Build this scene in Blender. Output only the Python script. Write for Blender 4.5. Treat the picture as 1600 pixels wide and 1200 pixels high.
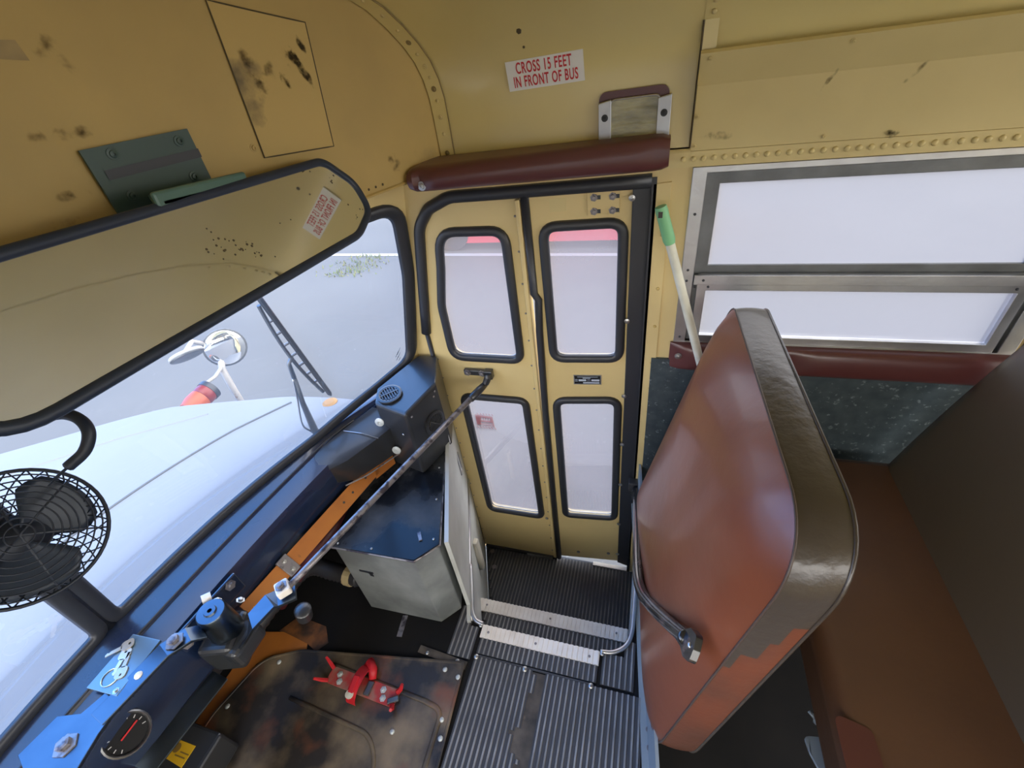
import bpy, bmesh, math, random
from mathutils import Vector, Matrix
from mathutils.geometry import tessellate_polygon
random.seed(7)
SC = bpy.context.scene
COL = SC.collection
for o in list(bpy.data.objects):
    bpy.data.objects.remove(o)

# ------------------------------------------------------------------ camera
cam_data = bpy.data.cameras.new('camera')
cam = bpy.data.objects.new('camera', cam_data)
COL.objects.link(cam)
# rows: camera right, down and forward in the bus frame (x right side, y front, z up)
r_ = Vector((0.2625809, -0.9576996, -0.1177403))
d_ = Vector((-0.606033, -0.0687353, -0.7924642))
f_ = Vector((0.7508497, 0.2794404, -0.5984461))
cam.matrix_world = Matrix(((r_.x, -d_.x, -f_.x, 0), (r_.y, -d_.y, -f_.y, 0), (r_.z, -d_.z, -f_.z, 1.53), (0, 0, 0, 1)))
cam_data.sensor_width = 36
cam_data.lens = 699.5 / 1600 * 36
cam_data.clip_start = 0.01
cam_data.clip_end = 300
SC.camera = cam

# ------------------------------------------------------------------ sky and exposure
SC.view_settings.view_transform = 'Standard'
SC.view_settings.look = 'None'
SC.view_settings.gamma = 1
SC.view_settings.exposure = 2.05
world = bpy.data.worlds.new('sky')
SC.world = world
world.use_nodes = True
wn = world.node_tree.nodes
wl = world.node_tree.links
wn.clear()
w_out = wn.new('ShaderNodeOutputWorld')
w_bg = wn.new('ShaderNodeBackground')
w_tc = wn.new('ShaderNodeTexCoord')
w_dot = wn.new('ShaderNodeVectorMath'); w_dot.operation = 'DOT_PRODUCT'
w_dot.inputs[1].default_value = (0.12, 0.75, 0.65)      # clear blue stretch ahead of the bus
w_noise = wn.new('ShaderNodeTexNoise'); w_noise.inputs['Scale'].default_value = 2.2; w_noise.inputs['Detail'].default_value = 5
w_add = wn.new('ShaderNodeMath'); w_add.operation = 'MULTIPLY_ADD'
w_add.inputs[1].default_value = 0.35
w_map = wn.new('ShaderNodeMapRange'); w_map.interpolation_type = 'SMOOTHSTEP'
w_map.inputs['From Min'].default_value = 0.62; w_map.inputs['From Max'].default_value = 1.1
w_mix = wn.new('ShaderNodeMix'); w_mix.data_type = 'RGBA'
w_mix.inputs[6].default_value = (1.0, 0.97, 0.93, 1)     # bright cloud
w_mix.inputs[7].default_value = (0.13, 0.40, 1.0, 1)     # blue
wl.new(w_tc.outputs['Generated'], w_dot.inputs[0])
wl.new(w_tc.outputs['Generated'], w_noise.inputs['Vector'])
wl.new(w_noise.outputs['Fac'], w_add.inputs[0])
wl.new(w_dot.outputs['Value'], w_add.inputs[2])
wl.new(w_add.outputs[0], w_map.inputs['Value'])
wl.new(w_map.outputs['Result'], w_mix.inputs[0])
wl.new(w_mix.outputs[2], w_bg.inputs['Color'])
w_bg.inputs['Strength'].default_value = 1.5
wl.new(w_bg.outputs[0], w_out.inputs['Surface'])

# ------------------------------------------------------------------ materials
MATS = {}
def mat(name, col, rough=0.5, metal=0.0, col2=None, scale=8.0, lo=0.35, hi=0.65, detail=6.0, bump=0.0, bscale=60.0,
        coat=0.0, crough=0.08, spec=0.5, stretch=None, col3=None, lo3=0.55, hi3=0.7, scale3=None, rough2=None, voro=False):
    m = bpy.data.materials.new(name); m.use_nodes = True
    nt = m.node_tree; n = nt.nodes; l = nt.links
    p = n['Principled BSDF']
    p.inputs['Base Color'].default_value = (*col, 1)
    p.inputs['Roughness'].default_value = rough
    p.inputs['Metallic'].default_value = metal
    p.inputs['Specular IOR Level'].default_value = spec
    p.inputs['Coat Weight'].default_value = coat
    p.inputs['Coat Roughness'].default_value = crough
    tc = n.new('ShaderNodeTexCoord')
    vec = tc.outputs['Object']
    if stretch:
        mp = n.new('ShaderNodeMapping'); mp.inputs['Scale'].default_value = stretch
        l.new(vec, mp.inputs['Vector']); vec = mp.outputs['Vector']
    def noise(sc, a, b, seed):
        if voro:
            t = n.new('ShaderNodeTexVoronoi'); t.inputs['Scale'].default_value = sc; out = t.outputs['Color']
        else:
            t = n.new('ShaderNodeTexNoise'); t.noise_dimensions = '4D'; t.inputs['W'].default_value = seed
            t.inputs['Scale'].default_value = sc; t.inputs['Detail'].default_value = detail; out = t.outputs['Fac']
        l.new(vec, t.inputs['Vector'])
        mr = n.new('ShaderNodeMapRange'); mr.inputs['From Min'].default_value = a; mr.inputs['From Max'].default_value = b
        l.new(out, mr.inputs['Value'])
        return mr.outputs['Result']
    if col2:
        f = noise(scale, lo, hi, 1.0)
        mx = n.new('ShaderNodeMix'); mx.data_type = 'RGBA'
        mx.inputs[6].default_value = (*col, 1); mx.inputs[7].default_value = (*col2, 1)
        l.new(f, mx.inputs[0]); c = mx.outputs[2]
        if rough2 is not None:
            rm = n.new('ShaderNodeMapRange'); rm.inputs['To Min'].default_value = rough; rm.inputs['To Max'].default_value = rough2
            l.new(f, rm.inputs['Value']); l.new(rm.outputs['Result'], p.inputs['Roughness'])
        if col3:
            f3 = noise(scale3 or scale * 1.7, lo3, hi3, 7.3)
            m3 = n.new('ShaderNodeMix'); m3.data_type = 'RGBA'
            l.new(f3, m3.inputs[0]); l.new(c, m3.inputs[6]); m3.inputs[7].default_value = (*col3, 1); c = m3.outputs[2]
        l.new(c, p.inputs['Base Color'])
    if bump:
        t = n.new('ShaderNodeTexNoise'); t.inputs['Scale'].default_value = bscale; t.inputs['Detail'].default_value = 4
        l.new(vec, t.inputs['Vector'])
        b = n.new('ShaderNodeBump'); b.inputs['Strength'].default_value = bump; b.inputs['Distance'].default_value = 0.01
        l.new(t.outputs['Fac'], b.inputs['Height']); l.new(b.outputs[0], p.inputs['Normal'])
    MATS[name] = m
    return m

def glass_mat(name, haze, tint=(0.92, 0.93, 0.96), hazecol=(0.85, 0.84, 0.92), hscale=3.0, var=0.25, gloss=0.04):
    """window glass: clear, faintly reflecting, with a film of dust that catches the daylight"""
    m = bpy.data.materials.new(name); m.use_nodes = True
    nt = m.node_tree; n = nt.nodes; l = nt.links
    n.clear()
    out = n.new('ShaderNodeOutputMaterial')
    tr = n.new('ShaderNodeBsdfTransparent'); tr.inputs['Color'].default_value = (*tint, 1)
    gl = n.new('ShaderNodeBsdfGlossy'); gl.inputs['Roughness'].default_value = 0.03
    fr = n.new('ShaderNodeFresnel'); fr.inputs['IOR'].default_value = 1.35
    sc = n.new('ShaderNodeMath'); sc.operation = 'MULTIPLY'; sc.inputs[1].default_value = gloss * 20
    l.new(fr.outputs[0], sc.inputs[0])
    m1 = n.new('ShaderNodeMixShader'); l.new(sc.outputs[0], m1.inputs[0]); l.new(tr.outputs[0], m1.inputs[1]); l.new(gl.outputs[0], m1.inputs[2])
    tl = n.new('ShaderNodeBsdfTranslucent'); tl.inputs['Color'].default_value = (*hazecol, 1)
    tc = n.new('ShaderNodeTexCoord')
    no = n.new('ShaderNodeTexNoise'); no.inputs['Scale'].default_value = hscale; no.inputs['Detail'].default_value = 5
    l.new(tc.outputs['Object'], no.inputs['Vector'])
    mr = n.new('ShaderNodeMapRange'); mr.inputs['From Min'].default_value = 0.3; mr.inputs['From Max'].default_value = 0.7
    mr.inputs['To Min'].default_value = haze * (1 - var); mr.inputs['To Max'].default_value = min(0.98, haze * (1 + var))
    l.new(no.outputs['Fac'], mr.inputs['Value'])
    m2 = n.new('ShaderNodeMixShader'); l.new(mr.outputs['Result'], m2.inputs[0]); l.new(m1.outputs[0], m2.inputs[1]); l.new(tl.outputs[0], m2.inputs[2])
    l.new(m2.outputs[0], out.inputs['Surface'])
    MATS[name] = m
    return m

YEL = (0.70, 0.53, 0.21)
mat('yellow_paint', YEL, 0.42, col2=(0.60, 0.43, 0.15), scale=5, bump=0.04, bscale=25)
mat('door_yellow', (0.75, 0.59, 0.28), 0.45, col2=(0.70, 0.545, 0.25), scale=4, bump=0.03, bscale=30)
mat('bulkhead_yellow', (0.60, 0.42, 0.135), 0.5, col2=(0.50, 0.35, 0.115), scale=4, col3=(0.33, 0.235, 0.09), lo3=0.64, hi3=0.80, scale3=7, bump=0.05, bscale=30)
mat('roof_yellow', (0.84, 0.70, 0.30), 0.30, spec=0.6, coat=0.7, crough=0.20, col2=(0.78, 0.64, 0.27), scale=3, bump=0.03, bscale=18)
mat('header_yellow', (0.76, 0.62, 0.29), 0.42, col2=(0.69, 0.56, 0.26), scale=5)
mat('panel_scuffed', (0.60, 0.42, 0.135), 0.5, col2=(0.10, 0.075, 0.04), scale=9, lo=0.60, hi=0.72, detail=9)
mat('seam_dark', (0.10, 0.075, 0.035), 0.7)
mat('seam_soft', (0.30, 0.22, 0.09), 0.7)
mat('rail_black', (0.016, 0.017, 0.020), 0.22, coat=0.4, spec=0.7, col2=(0.10, 0.07, 0.065), scale=22, lo=0.55, hi=0.62)
mat('rubber', (0.028, 0.031, 0.04), 0.42, spec=0.6)
mat('black_paint', (0.018, 0.02, 0.026), 0.25, coat=0.3, bump=0.05, bscale=20)
mat('dash_black', (0.010, 0.022, 0.062), 0.22, coat=0.6, spec=0.8, col2=(0.018, 0.028, 0.064), scale=6)  # black paint; blue sky reflection and veil mixed into the base colour
mat('box_black', (0.03, 0.032, 0.037), 0.32, coat=0.25, spec=0.7)
mat('lid_black', (0.010, 0.012, 0.016), 0.18, coat=0.0, spec=0.28, col2=(0.10, 0.105, 0.11), scale=7, lo=0.46, hi=0.75, rough2=0.6)
mat('alu', (0.62, 0.63, 0.64), 0.38, 1.0, col2=(0.5, 0.5, 0.52), scale=12, bump=0.05, bscale=80)
mat('alu_dark', (0.20, 0.21, 0.22), 0.45, 0.8, col2=(0.12, 0.125, 0.13), scale=10)
mat('steel', (0.55, 0.55, 0.55), 0.35, 1.0)
mat('worn_steel', (0.30, 0.28, 0.29), 0.45, 0.6, col2=(0.075, 0.065, 0.08), scale=40, lo=0.5, hi=0.6, stretch=(1, 1, 1))
mat('lever_steel', (0.135, 0.165, 0.205), 0.32, 1.0, col2=(0.10, 0.13, 0.17), scale=10)
mat('galvanised', (0.24, 0.26, 0.26), 0.45, 0.3, col2=(0.50, 0.54, 0.54), scale=6, lo=0.42, hi=0.75, detail=8, bump=0.06, bscale=25)
mat('spangle', (0.065, 0.088, 0.102), 0.42, 0.4, col2=(0.095, 0.125, 0.14), scale=26, col3=(0.34, 0.40, 0.42), lo3=0.60, hi3=0.76, scale3=85, detail=3)
mat('sheet_blue_grey', (0.27, 0.32, 0.35), 0.45, 0.1, col2=(0.33, 0.38, 0.41), scale=6)
mat('kick_grey', (0.66, 0.68, 0.66), 0.5, col2=(0.52, 0.54, 0.52), scale=7, detail=8)
mat('cream', (0.70, 0.66, 0.55), 0.5)
mat('vinyl_brown', (0.26, 0.078, 0.036), 0.30, spec=0.55, coat=0.12, col2=(0.215, 0.064, 0.030), scale=5, bump=0.12, bscale=14)
mat('vinyl_dark', (0.062, 0.048, 0.038), 0.30, spec=0.7, coat=0.2, bump=0.18, bscale=40)
mat('vinyl_seam', (0.085, 0.06, 0.05), 0.4)
mat('orange_worn', (0.26, 0.10, 0.03), 0.6, col2=(0.05, 0.03, 0.022), scale=16, lo=0.42, hi=0.62)
mat('vinyl_band', (0.17, 0.052, 0.026), 0.34, spec=0.5, col2=(0.11, 0.045, 0.028), scale=7, bump=0.12, bscale=30)
mat('vinyl_seat', (0.120, 0.056, 0.028), 0.42, spec=0.5, col2=(0.095, 0.045, 0.024), scale=4, bump=0.08, bscale=30)
mat('vinyl_back', (0.105, 0.082, 0.058), 0.36, spec=0.6, bump=0.06, bscale=30)
mat('vinyl_patch', (0.10, 0.030, 0.022), 0.4)
mat('burgundy', (0.115, 0.034, 0.034), 0.34, spec=0.6, coat=0.15, bump=0.06, bscale=20)
mat('mat_groove', (0.056, 0.059, 0.068), 0.7)
mat('mat_rib', (0.19, 0.192, 0.198), 0.55, col2=(0.31, 0.31, 0.315), scale=16, col3=(0.09, 0.09, 0.092), lo3=0.58, hi3=0.75, scale3=6)
mat('tread_rib', (0.12, 0.122, 0.13), 0.6, col2=(0.22, 0.21, 0.20), scale=10, col3=(0.07, 0.07, 0.078), lo3=0.5, hi3=0.65, scale3=5)
mat('floor_dark', (0.014, 0.013, 0.013), 0.8, spec=0.2, col2=(0.010, 0.010, 0.011), scale=9)
mat('worn_patch', (0.13, 0.105, 0.08), 0.6, col2=(0.035, 0.03, 0.026), scale=16, col3=(0.3, 0.22, 0.14), lo3=0.68, hi3=0.8, scale3=18)
mat('nosing_white', (0.95, 0.91, 0.85), 0.5, col2=(0.78, 0.71, 0.63), scale=18, lo=0.4, hi=0.8)
mat('plate_rusty', (0.032, 0.028, 0.027), 0.45, col2=(0.27, 0.205, 0.13), scale=6, lo=0.44, hi=0.66, detail=12, col3=(0.22, 0.080, 0.038), lo3=0.54, hi3=0.70, scale3=7, bump=0.1, bscale=40)
mat('orange', (0.56, 0.20, 0.035), 0.5, col2=(0.42, 0.14, 0.03), scale=9, col3=(0.06, 0.04, 0.03), lo3=0.66, hi3=0.74, scale3=14)
mat('firewall', (0.028, 0.03, 0.037), 0.6, col2=(0.045, 0.04, 0.045), scale=6)
mat('red_paint', (0.62, 0.02, 0.03), 0.4)
mat('red_worn', (0.50, 0.05, 0.05), 0.5, col2=(0.36, 0.20, 0.16), scale=22, lo=0.42, hi=0.6)
mat('green_plate', (0.055, 0.10, 0.085), 0.4, col2=(0.045, 0.08, 0.07), scale=6)
mat('green_flange', (0.10, 0.19, 0.16), 0.4)
mat('mirror', (0.86, 0.87, 0.86), 0.03, 0.93)
mat('mirror_rim', (0.022, 0.034, 0.062), 0.45)  # black rim, tinted with the bluish glare near the windshield
mat('fan_black', (0.018, 0.025, 0.042), 0.45)  # black wire with a blue glare veil put into its colour
mat('fan_blade', (0.028, 0.042, 0.070), 0.4)  # blades lightened to blue by the same painted-in veil
mat('hood_white', (0.235, 0.238, 0.24), 0.6, col2=(0.22, 0.222, 0.225), scale=2)
mat('hood_line', (0.10, 0.11, 0.12), 0.6)
mat('amber', (0.42, 0.20, 0.02), 0.4)
mat('lamp_red', (0.22, 0.02, 0.015), 0.3)
mat('lamp_orange', (0.40, 0.08, 0.025), 0.4)
mat('white_paint', (0.38, 0.39, 0.39), 0.4)
mat('rust_white', (0.40, 0.39, 0.38), 0.5, col2=(0.22, 0.10, 0.05), scale=30, lo=0.6, hi=0.7)
mat('asphalt', (0.125, 0.120, 0.106), 0.85, col2=(0.105, 0.101, 0.090), scale=0.7, col3=(0.18, 0.172, 0.155), lo3=0.64, hi3=0.72, scale3=45)
mat('line_white', (0.36, 0.36, 0.36), 0.7)
mat('grass', (0.10, 0.16, 0.04), 0.8, col2=(0.25, 0.24, 0.10), scale=9)
mat('car_red', (0.50, 0.02, 0.04), 0.3, coat=0.5)
mat('tyre', (0.02, 0.02, 0.02), 0.8)
mat('car_glass', (0.03, 0.035, 0.04), 0.1)
mat('sign_white', (0.95, 0.95, 0.93), 0.45)
mat('sign_red', (0.62, 0.03, 0.04), 0.5)
mat('lens', (0.46, 0.42, 0.22), 0.10, coat=0.6, col2=(0.20, 0.185, 0.10), scale=28, lo=.4, hi=.7, bump=0.6, bscale=30, stretch=(1, .5, 1.4))
mat('handle_green', (0.25, 0.60, 0.30), 0.45)
mat('handle_white', (0.80, 0.80, 0.68), 0.4, col2=(0.66, 0.66, 0.55), scale=20)
mat('hose', (0.03, 0.03, 0.035), 0.5)
mat('hose_band', (0.50, 0.40, 0.22), 0.5)
mat('dark_red', (0.10, 0.02, 0.025), 0.5)
mat('key_brass', (0.62, 0.52, 0.40), 0.35, 0.6)
mat('key_pale', (0.66, 0.72, 0.78), 0.35, 0.4)
mat('key_plate', (0.20, 0.28, 0.33), 0.35, 0.6)
mat('washer', (0.62, 0.66, 0.66), 0.4, 0.3)
mat('gauge_face', (0.02, 0.02, 0.022), 0.7, spec=0.15)
mat('gauge_mark', (0.6, 0.6, 0.6), 0.5)
mat('yellow_label', (0.78, 0.46, 0.02), 0.4)
mat('label_ink', (0.25, 0.15, 0.03), 0.5)
mat('plate_ink', (0.55, 0.62, 0.72), 0.4)
mat('tape', (0.46, 0.33, 0.13), 0.5, col2=(0.30, 0.21, 0.09), scale=14)
glass_mat('glass_door', 0.54, hazecol=(0.215, 0.20, 0.215), gloss=0.018)
glass_mat('decal_red', 0.75, hazecol=(0.33, 0.13, 0.13), var=.1, gloss=0)
glass_mat('decal_pale', 0.6, hazecol=(0.33, 0.27, 0.30), var=.1, gloss=0)
glass_mat('glass_side', 0.75, hazecol=(0.205, 0.203, 0.214), hscale=2.0, var=0.12)
glass_mat('glass_windshield', 0.16, hazecol=(0.22, 0.222, 0.226), hscale=2.0, var=0.5, gloss=0.02)

def grime_mat(name, col, lo, hi, scale, stretch):
    m = bpy.data.materials.new(name); m.use_nodes = True
    n = m.node_tree.nodes; l = m.node_tree.links; n.clear()
    out = n.new('ShaderNodeOutputMaterial'); tr = n.new('ShaderNodeBsdfTransparent'); df = n.new('ShaderNodeBsdfDiffuse'); df.inputs['Color'].default_value = (*col, 1)
    tc = n.new('ShaderNodeTexCoord'); mp = n.new('ShaderNodeMapping'); mp.inputs['Scale'].default_value = stretch
    l.new(tc.outputs['UV'], mp.inputs['Vector'])
    no = n.new('ShaderNodeTexNoise'); no.inputs['Scale'].default_value = scale; no.inputs['Detail'].default_value = 8
    l.new(tc.outputs['Object'], no.inputs['Vector'])
    sp = n.new('ShaderNodeSeparateXYZ'); l.new(tc.outputs['UV'], sp.inputs[0])
    def hump(o):
        a = n.new('ShaderNodeMath'); a.operation = 'MULTIPLY_ADD'; a.inputs[1].default_value = 2; a.inputs[2].default_value = -1; l.new(o, a.inputs[0])
        b = n.new('ShaderNodeMath'); b.operation = 'MULTIPLY'; l.new(a.outputs[0], b.inputs[0]); l.new(a.outputs[0], b.inputs[1])
        c = n.new('ShaderNodeMath'); c.operation = 'SUBTRACT'; c.inputs[0].default_value = 1; l.new(b.outputs[0], c.inputs[1])
        return c.outputs[0]
    h0 = n.new('ShaderNodeMath'); h0.operation = 'MULTIPLY'; l.new(hump(sp.outputs[0]), h0.inputs[0]); l.new(hump(sp.outputs[1]), h0.inputs[1])
    h = n.new('ShaderNodeMath'); h.operation = 'POWER'; h.inputs[1].default_value = .45; l.new(h0.outputs[0], h.inputs[0])
    k = n.new('ShaderNodeMath'); k.operation = 'MULTIPLY'; l.new(h.outputs[0], k.inputs[0]); l.new(no.outputs['Fac'], k.inputs[1])
    mr = n.new('ShaderNodeMapRange'); mr.interpolation_type = 'SMOOTHSTEP'; mr.inputs['From Min'].default_value = lo; mr.inputs['From Max'].default_value = hi; mr.inputs['To Max'].default_value = .92
    l.new(k.outputs[0], mr.inputs['Value'])
    mx = n.new('ShaderNodeMixShader'); l.new(mr.outputs['Result'], mx.inputs[0]); l.new(tr.outputs[0], mx.inputs[1]); l.new(df.outputs[0], mx.inputs[2]); l.new(mx.outputs[0], out.inputs['Surface'])
    MATS[name] = m
grime_mat('grime', (0.06, 0.045, 0.025), .34, .60, 70, (1, 1, 1))
grime_mat('grime_soft', (0.15, 0.105, 0.05), .38, .80, 55, (1, 1, 1))
# ------------------------------------------------------------------ mesh helpers
def wpos(o):
    v = Vector((0, 0, 0))
    while o:
        v += o.location; o = o.parent
    return v

class B:
    def __init__(s): s.bm = bmesh.new(); s.mi = 0
    def face(s, vs):
        try:
            f = s.bm.faces.new(vs); f.material_index = s.mi; return f
        except ValueError: return None
    def box(s, c, size, R=None):
        c = Vector(c); vs = []
        for x in (-.5, .5):
            for y in (-.5, .5):
                for z in (-.5, .5):
                    p = Vector((x * size[0], y * size[1], z * size[2]))
                    if R: p = R @ p
                    vs.append(s.bm.verts.new(c + p))
        for q in ((0, 1, 3, 2), (4, 6, 7, 5), (0, 4, 5, 1), (2, 3, 7, 6), (0, 2, 6, 4), (1, 5, 7, 3)):
            s.face([vs[i] for i in q])
        return s
    def tube(s, path, r, n=10, closed=False, caps=True):
        P = [Vector(p) for p in path]; N = len(P); rings = []
        rad = r if isinstance(r, (list, tuple)) else [r] * N
        prev = None
        for i in range(N):
            a = P[(i - 1) % N] if (closed or i > 0) else P[i]
            b = P[(i + 1) % N] if (closed or i < N - 1) else P[i]
            t = (b - a).normalized()
            if prev is None:
                u = t.orthogonal().normalized()
            else:
                u = (prev - t * prev.dot(t)).normalized()
            prev = u; w = t.cross(u)
            rings.append([s.bm.verts.new(P[i] + (u * math.cos(2 * math.pi * k / n) + w * math.sin(2 * math.pi * k / n)) * rad[i]) for k in range(n)])
        M = N if closed else N - 1
        for i in range(M):
            A = rings[i]; C = rings[(i + 1) % N]
            for k in range(n): s.face([A[k], A[(k + 1) % n], C[(k + 1) % n], C[k]])
        if caps and not closed:
            s.face(rings[0][::-1]); s.face(rings[-1])
        return s
    def lathe(s, o, axis, prof, n=20, cap=True):
        """prof: list of (radius, height along axis)"""
        o = Vector(o); t = Vector(axis).normalized(); u = t.orthogonal().normalized(); w = t.cross(u); rings = []
        for r, h in prof:
            if r < 1e-6: rings.append([s.bm.verts.new(o + t * h)])
            else: rings.append([s.bm.verts.new(o + t * h + (u * math.cos(2 * math.pi * k / n) + w * math.sin(2 * math.pi * k / n)) * r) for k in range(n)])
        for A, C in zip(rings, rings[1:]):
            for k in range(n):
                a = A[k % len(A)]; b = A[(k + 1) % len(A)]; c = C[(k + 1) % len(C)]; d = C[k % len(C)]
                vs = []
                for v in (a, b, c, d):
                    if v not in vs: vs.append(v)
                if len(vs) > 2: s.face(vs)
        if cap and len(rings[0]) > 2: s.face(rings[0][::-1])
        if cap and len(rings[-1]) > 2: s.face(rings[-1])
        return s
    def grid(s, fn, nu, nv):
        g = [[s.bm.verts.new(fn(i / nu, j / nv)) for j in range(nv + 1)] for i in range(nu + 1)]
        for i in range(nu):
            for j in range(nv): s.face([g[i][j], g[i + 1][j], g[i + 1][j + 1], g[i][j + 1]])
        return g
    def plate(s, outer, holes, mp, h0, h1):
        polys = [[Vector((u, v, 0)) for u, v in outer]] + [[Vector((u, v, 0)) for u, v in h] for h in holes]
        tris = tessellate_polygon(polys)
        flat = [p for q in polys for p in q]
        A = [s.bm.verts.new(mp(p.x, p.y, h0)) for p in flat]
        if h1 is None:
            for t in tris: s.face([A[i] for i in t])
            return s
        C = [s.bm.verts.new(mp(p.x, p.y, h1)) for p in flat]
        for t in tris:
            s.face([A[i] for i in t][::-1]); s.face([C[i] for i in t])
        k = 0
        for q in polys:
            m = len(q)
            for i in range(m):
                j = (i + 1) % m
                s.face([A[k + i], A[k + j], C[k + j], C[k + i]])
            k += m
        return s
    def ring(s, path, w, h, mp, n=6, closed=True, h0=0.0):
        N = len(path); rows = []
        for i in range(N):
            a = path[(i - 1) % N] if (closed or i > 0) else path[i]
            b = path[(i + 1) % N] if (closed or i < N - 1) else path[i]
            tx, ty = b[0] - a[0], b[1] - a[1]; L = math.hypot(tx, ty) or 1
            nx, ny = -ty / L, tx / L
            row = []
            for k in range(n + 1):
                a_ = math.pi * k / n
                o = w / 2 * math.cos(a_); hh = h0 + h * math.sin(a_) ** 0.7 if 0 < k < n else h0
                row.append(s.bm.verts.new(mp(path[i][0] + nx * o, path[i][1] + ny * o, hh)))
            rows.append(row)
        for i in range(N if closed else N - 1):
            A = rows[i]; C = rows[(i + 1) % N]
            for k in range(n): s.face([A[k], A[k + 1], C[k + 1], C[k]])
            s.face([A[0], C[0], C[n], A[n]])
        if not closed:
            s.face(rows[0]); s.face(rows[-1][::-1])
        return s

def obj(name, b, m, parent=None, smooth=False, bevel=0.0, kind=None, label=None, seg=2, subsurf=0):
    bm = b.bm if isinstance(b, B) else b
    off = wpos(parent) if parent else Vector((0, 0, 0))
    if off.length: bmesh.ops.translate(bm, verts=bm.verts, vec=-off)
    bmesh.ops.remove_doubles(bm, verts=bm.verts, dist=1e-6)
    bmesh.ops.recalc_face_normals(bm, faces=bm.faces)
    me = bpy.data.meshes.new(name); bm.to_mesh(me); bm.free()
    for mm in (m if isinstance(m, (list, tuple)) else [m]): me.materials.append(MATS[mm])
    if smooth:
        for p in me.polygons: p.use_smooth = True
        if smooth == 'auto':
            try: me.set_sharp_from_angle(angle=math.radians(40))
            except Exception: pass
    o = bpy.data.objects.new(name, me); COL.objects.link(o)
    if parent: o.parent = parent
    if bevel:
        md = o.modifiers.new('bevel', 'BEVEL'); md.width = bevel; md.segments = seg; md.limit_method = 'ANGLE'; md.angle_limit = math.radians(40)
    if subsurf:
        md = o.modifiers.new('subsurf', 'SUBSURF'); md.levels = subsurf; md.render_levels = subsurf
    if kind: o['kind'] = kind
    if label: o['label'] = label
    return o
def thing(name, label, cat, loc, group=None):
    o = bpy.data.objects.new(name, None); o.empty_display_size = 0.05; COL.objects.link(o); o.location = loc
    o['label'] = label; o['category'] = cat
    if group: o['group'] = group
    return o
def tag(o, label, cat, group=None):
    o['label'] = label; o['category'] = cat
    if group: o['group'] = group
    return o
def struct(name, b, m, parent=None, **k):
    return obj(name, b, m, parent, kind=None if parent else 'structure', **k)
def sroot(name, loc=(0, 0, 0)):
    o = bpy.data.objects.new(name, None); o.empty_display_size = 0.05; COL.objects.link(o); o.location = loc; o['kind'] = 'structure'
    return o
# repeated fasteners: one mesh per kind, copied
FAST = {}
def fastener(kind, name, P, nrm, m, parent, r=0.006):
    key = (kind, m, r)
    if key not in FAST:
        b = B()
        if kind == 'dome': b.lathe((0, 0, 0), (0, 0, 1), [(r, 0), (r, r * .15), (r * .8, r * .45), (r * .4, r * .62), (0, r * .68)], 10)
        elif kind == 'screw':
            b.lathe((0, 0, 0), (0, 0, 1), [(r * 1.5, 0), (r * 1.5, r * .2), (r * .95, r * .25), (r * .85, r * .6), (r * .35, r * .7), (r * .3, r * .4), (0, r * .4)], 12)
        elif kind == 'bolt':
            b.lathe((0, 0, 0), (0, 0, 1), [(r * 1.7, 0), (r * 1.7, r * .25), (r, r * .3), (r, r * 1.0), (r * .6, r * 1.15), (0, r * 1.15)], 6)
        elif kind == 'washer':
            b.lathe((0, 0, 0), (0, 0, 1), [(r, 0), (r, r * .15), (r * .35, r * .3), (r * .25, r * .15), (0, r * .15)], 18)
        bm = b.bm; me = bpy.data.meshes.new(kind); bmesh.ops.recalc_face_normals(bm, faces=bm.faces); bm.to_mesh(me); bm.free()
        me.materials.append(MATS[m])
        for p in me.polygons: p.use_smooth = (kind == 'dome')
        FAST[key] = me
    o = bpy.data.objects.new(name, FAST[key]); COL.objects.link(o)
    o.parent = parent
    o.location = Vector(P) - (wpos(parent) if parent else Vector())
    o.rotation_mode = 'QUATERNION'; o.rotation_quaternion = Vector(nrm).to_track_quat('Z', 'Y')
    return o
def rpoly(pts, rad, n=6):
    N = len(pts); out = []
    for i in range(N):
        p = Vector(pts[i]); a = Vector(pts[i - 1]); c = Vector(pts[(i + 1) % N])
        r = rad[i] if isinstance(rad, (list, tuple)) else rad
        if r <= 0: out.append(tuple(p)); continue
        da = (a - p); dc = (c - p); la, lc = da.length, dc.length; da.normalize(); dc.normalize()
        ang = da.angle(dc)
        t = min(r / max(1e-4, math.tan(ang / 2)), la * .48, lc * .48)
        p0 = p + da * t; p1 = p + dc * t
        for k in range(n + 1):
            s = k / n
            out.append(tuple((p0 * (1 - s) ** 2) + p * (2 * s * (1 - s)) + p1 * s * s))
    return out
def dens(path, step=0.06, closed=True):
    out = []; N = len(path)
    for i in range(N if closed else N - 1):
        a = Vector(path[i]); b = Vector(path[(i + 1) % N]); k = max(1, int((b - a).length / step))
        for j in range(k): out.append(tuple(a.lerp(b, j / k)))
    if not closed: out.append(tuple(path[-1]))
    return out
def smooth3(pts, n=8):
    """Catmull-Rom through 3D points"""
    P = [Vector(p) for p in pts]; P = [P[0] * 2 - P[1]] + P + [P[-1] * 2 - P[-2]]; out = []
    for i in range(1, len(P) - 2):
        for k in range(n):
            t = k / n; a, b, c, d = P[i - 1:i + 3]
            out.append(0.5 * ((2 * b) + (c - a) * t + (2 * a - 5 * b + 4 * c - d) * t * t + (3 * b - a - 3 * c + d) * t ** 3))
    out.append(P[-2]); return out
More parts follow.
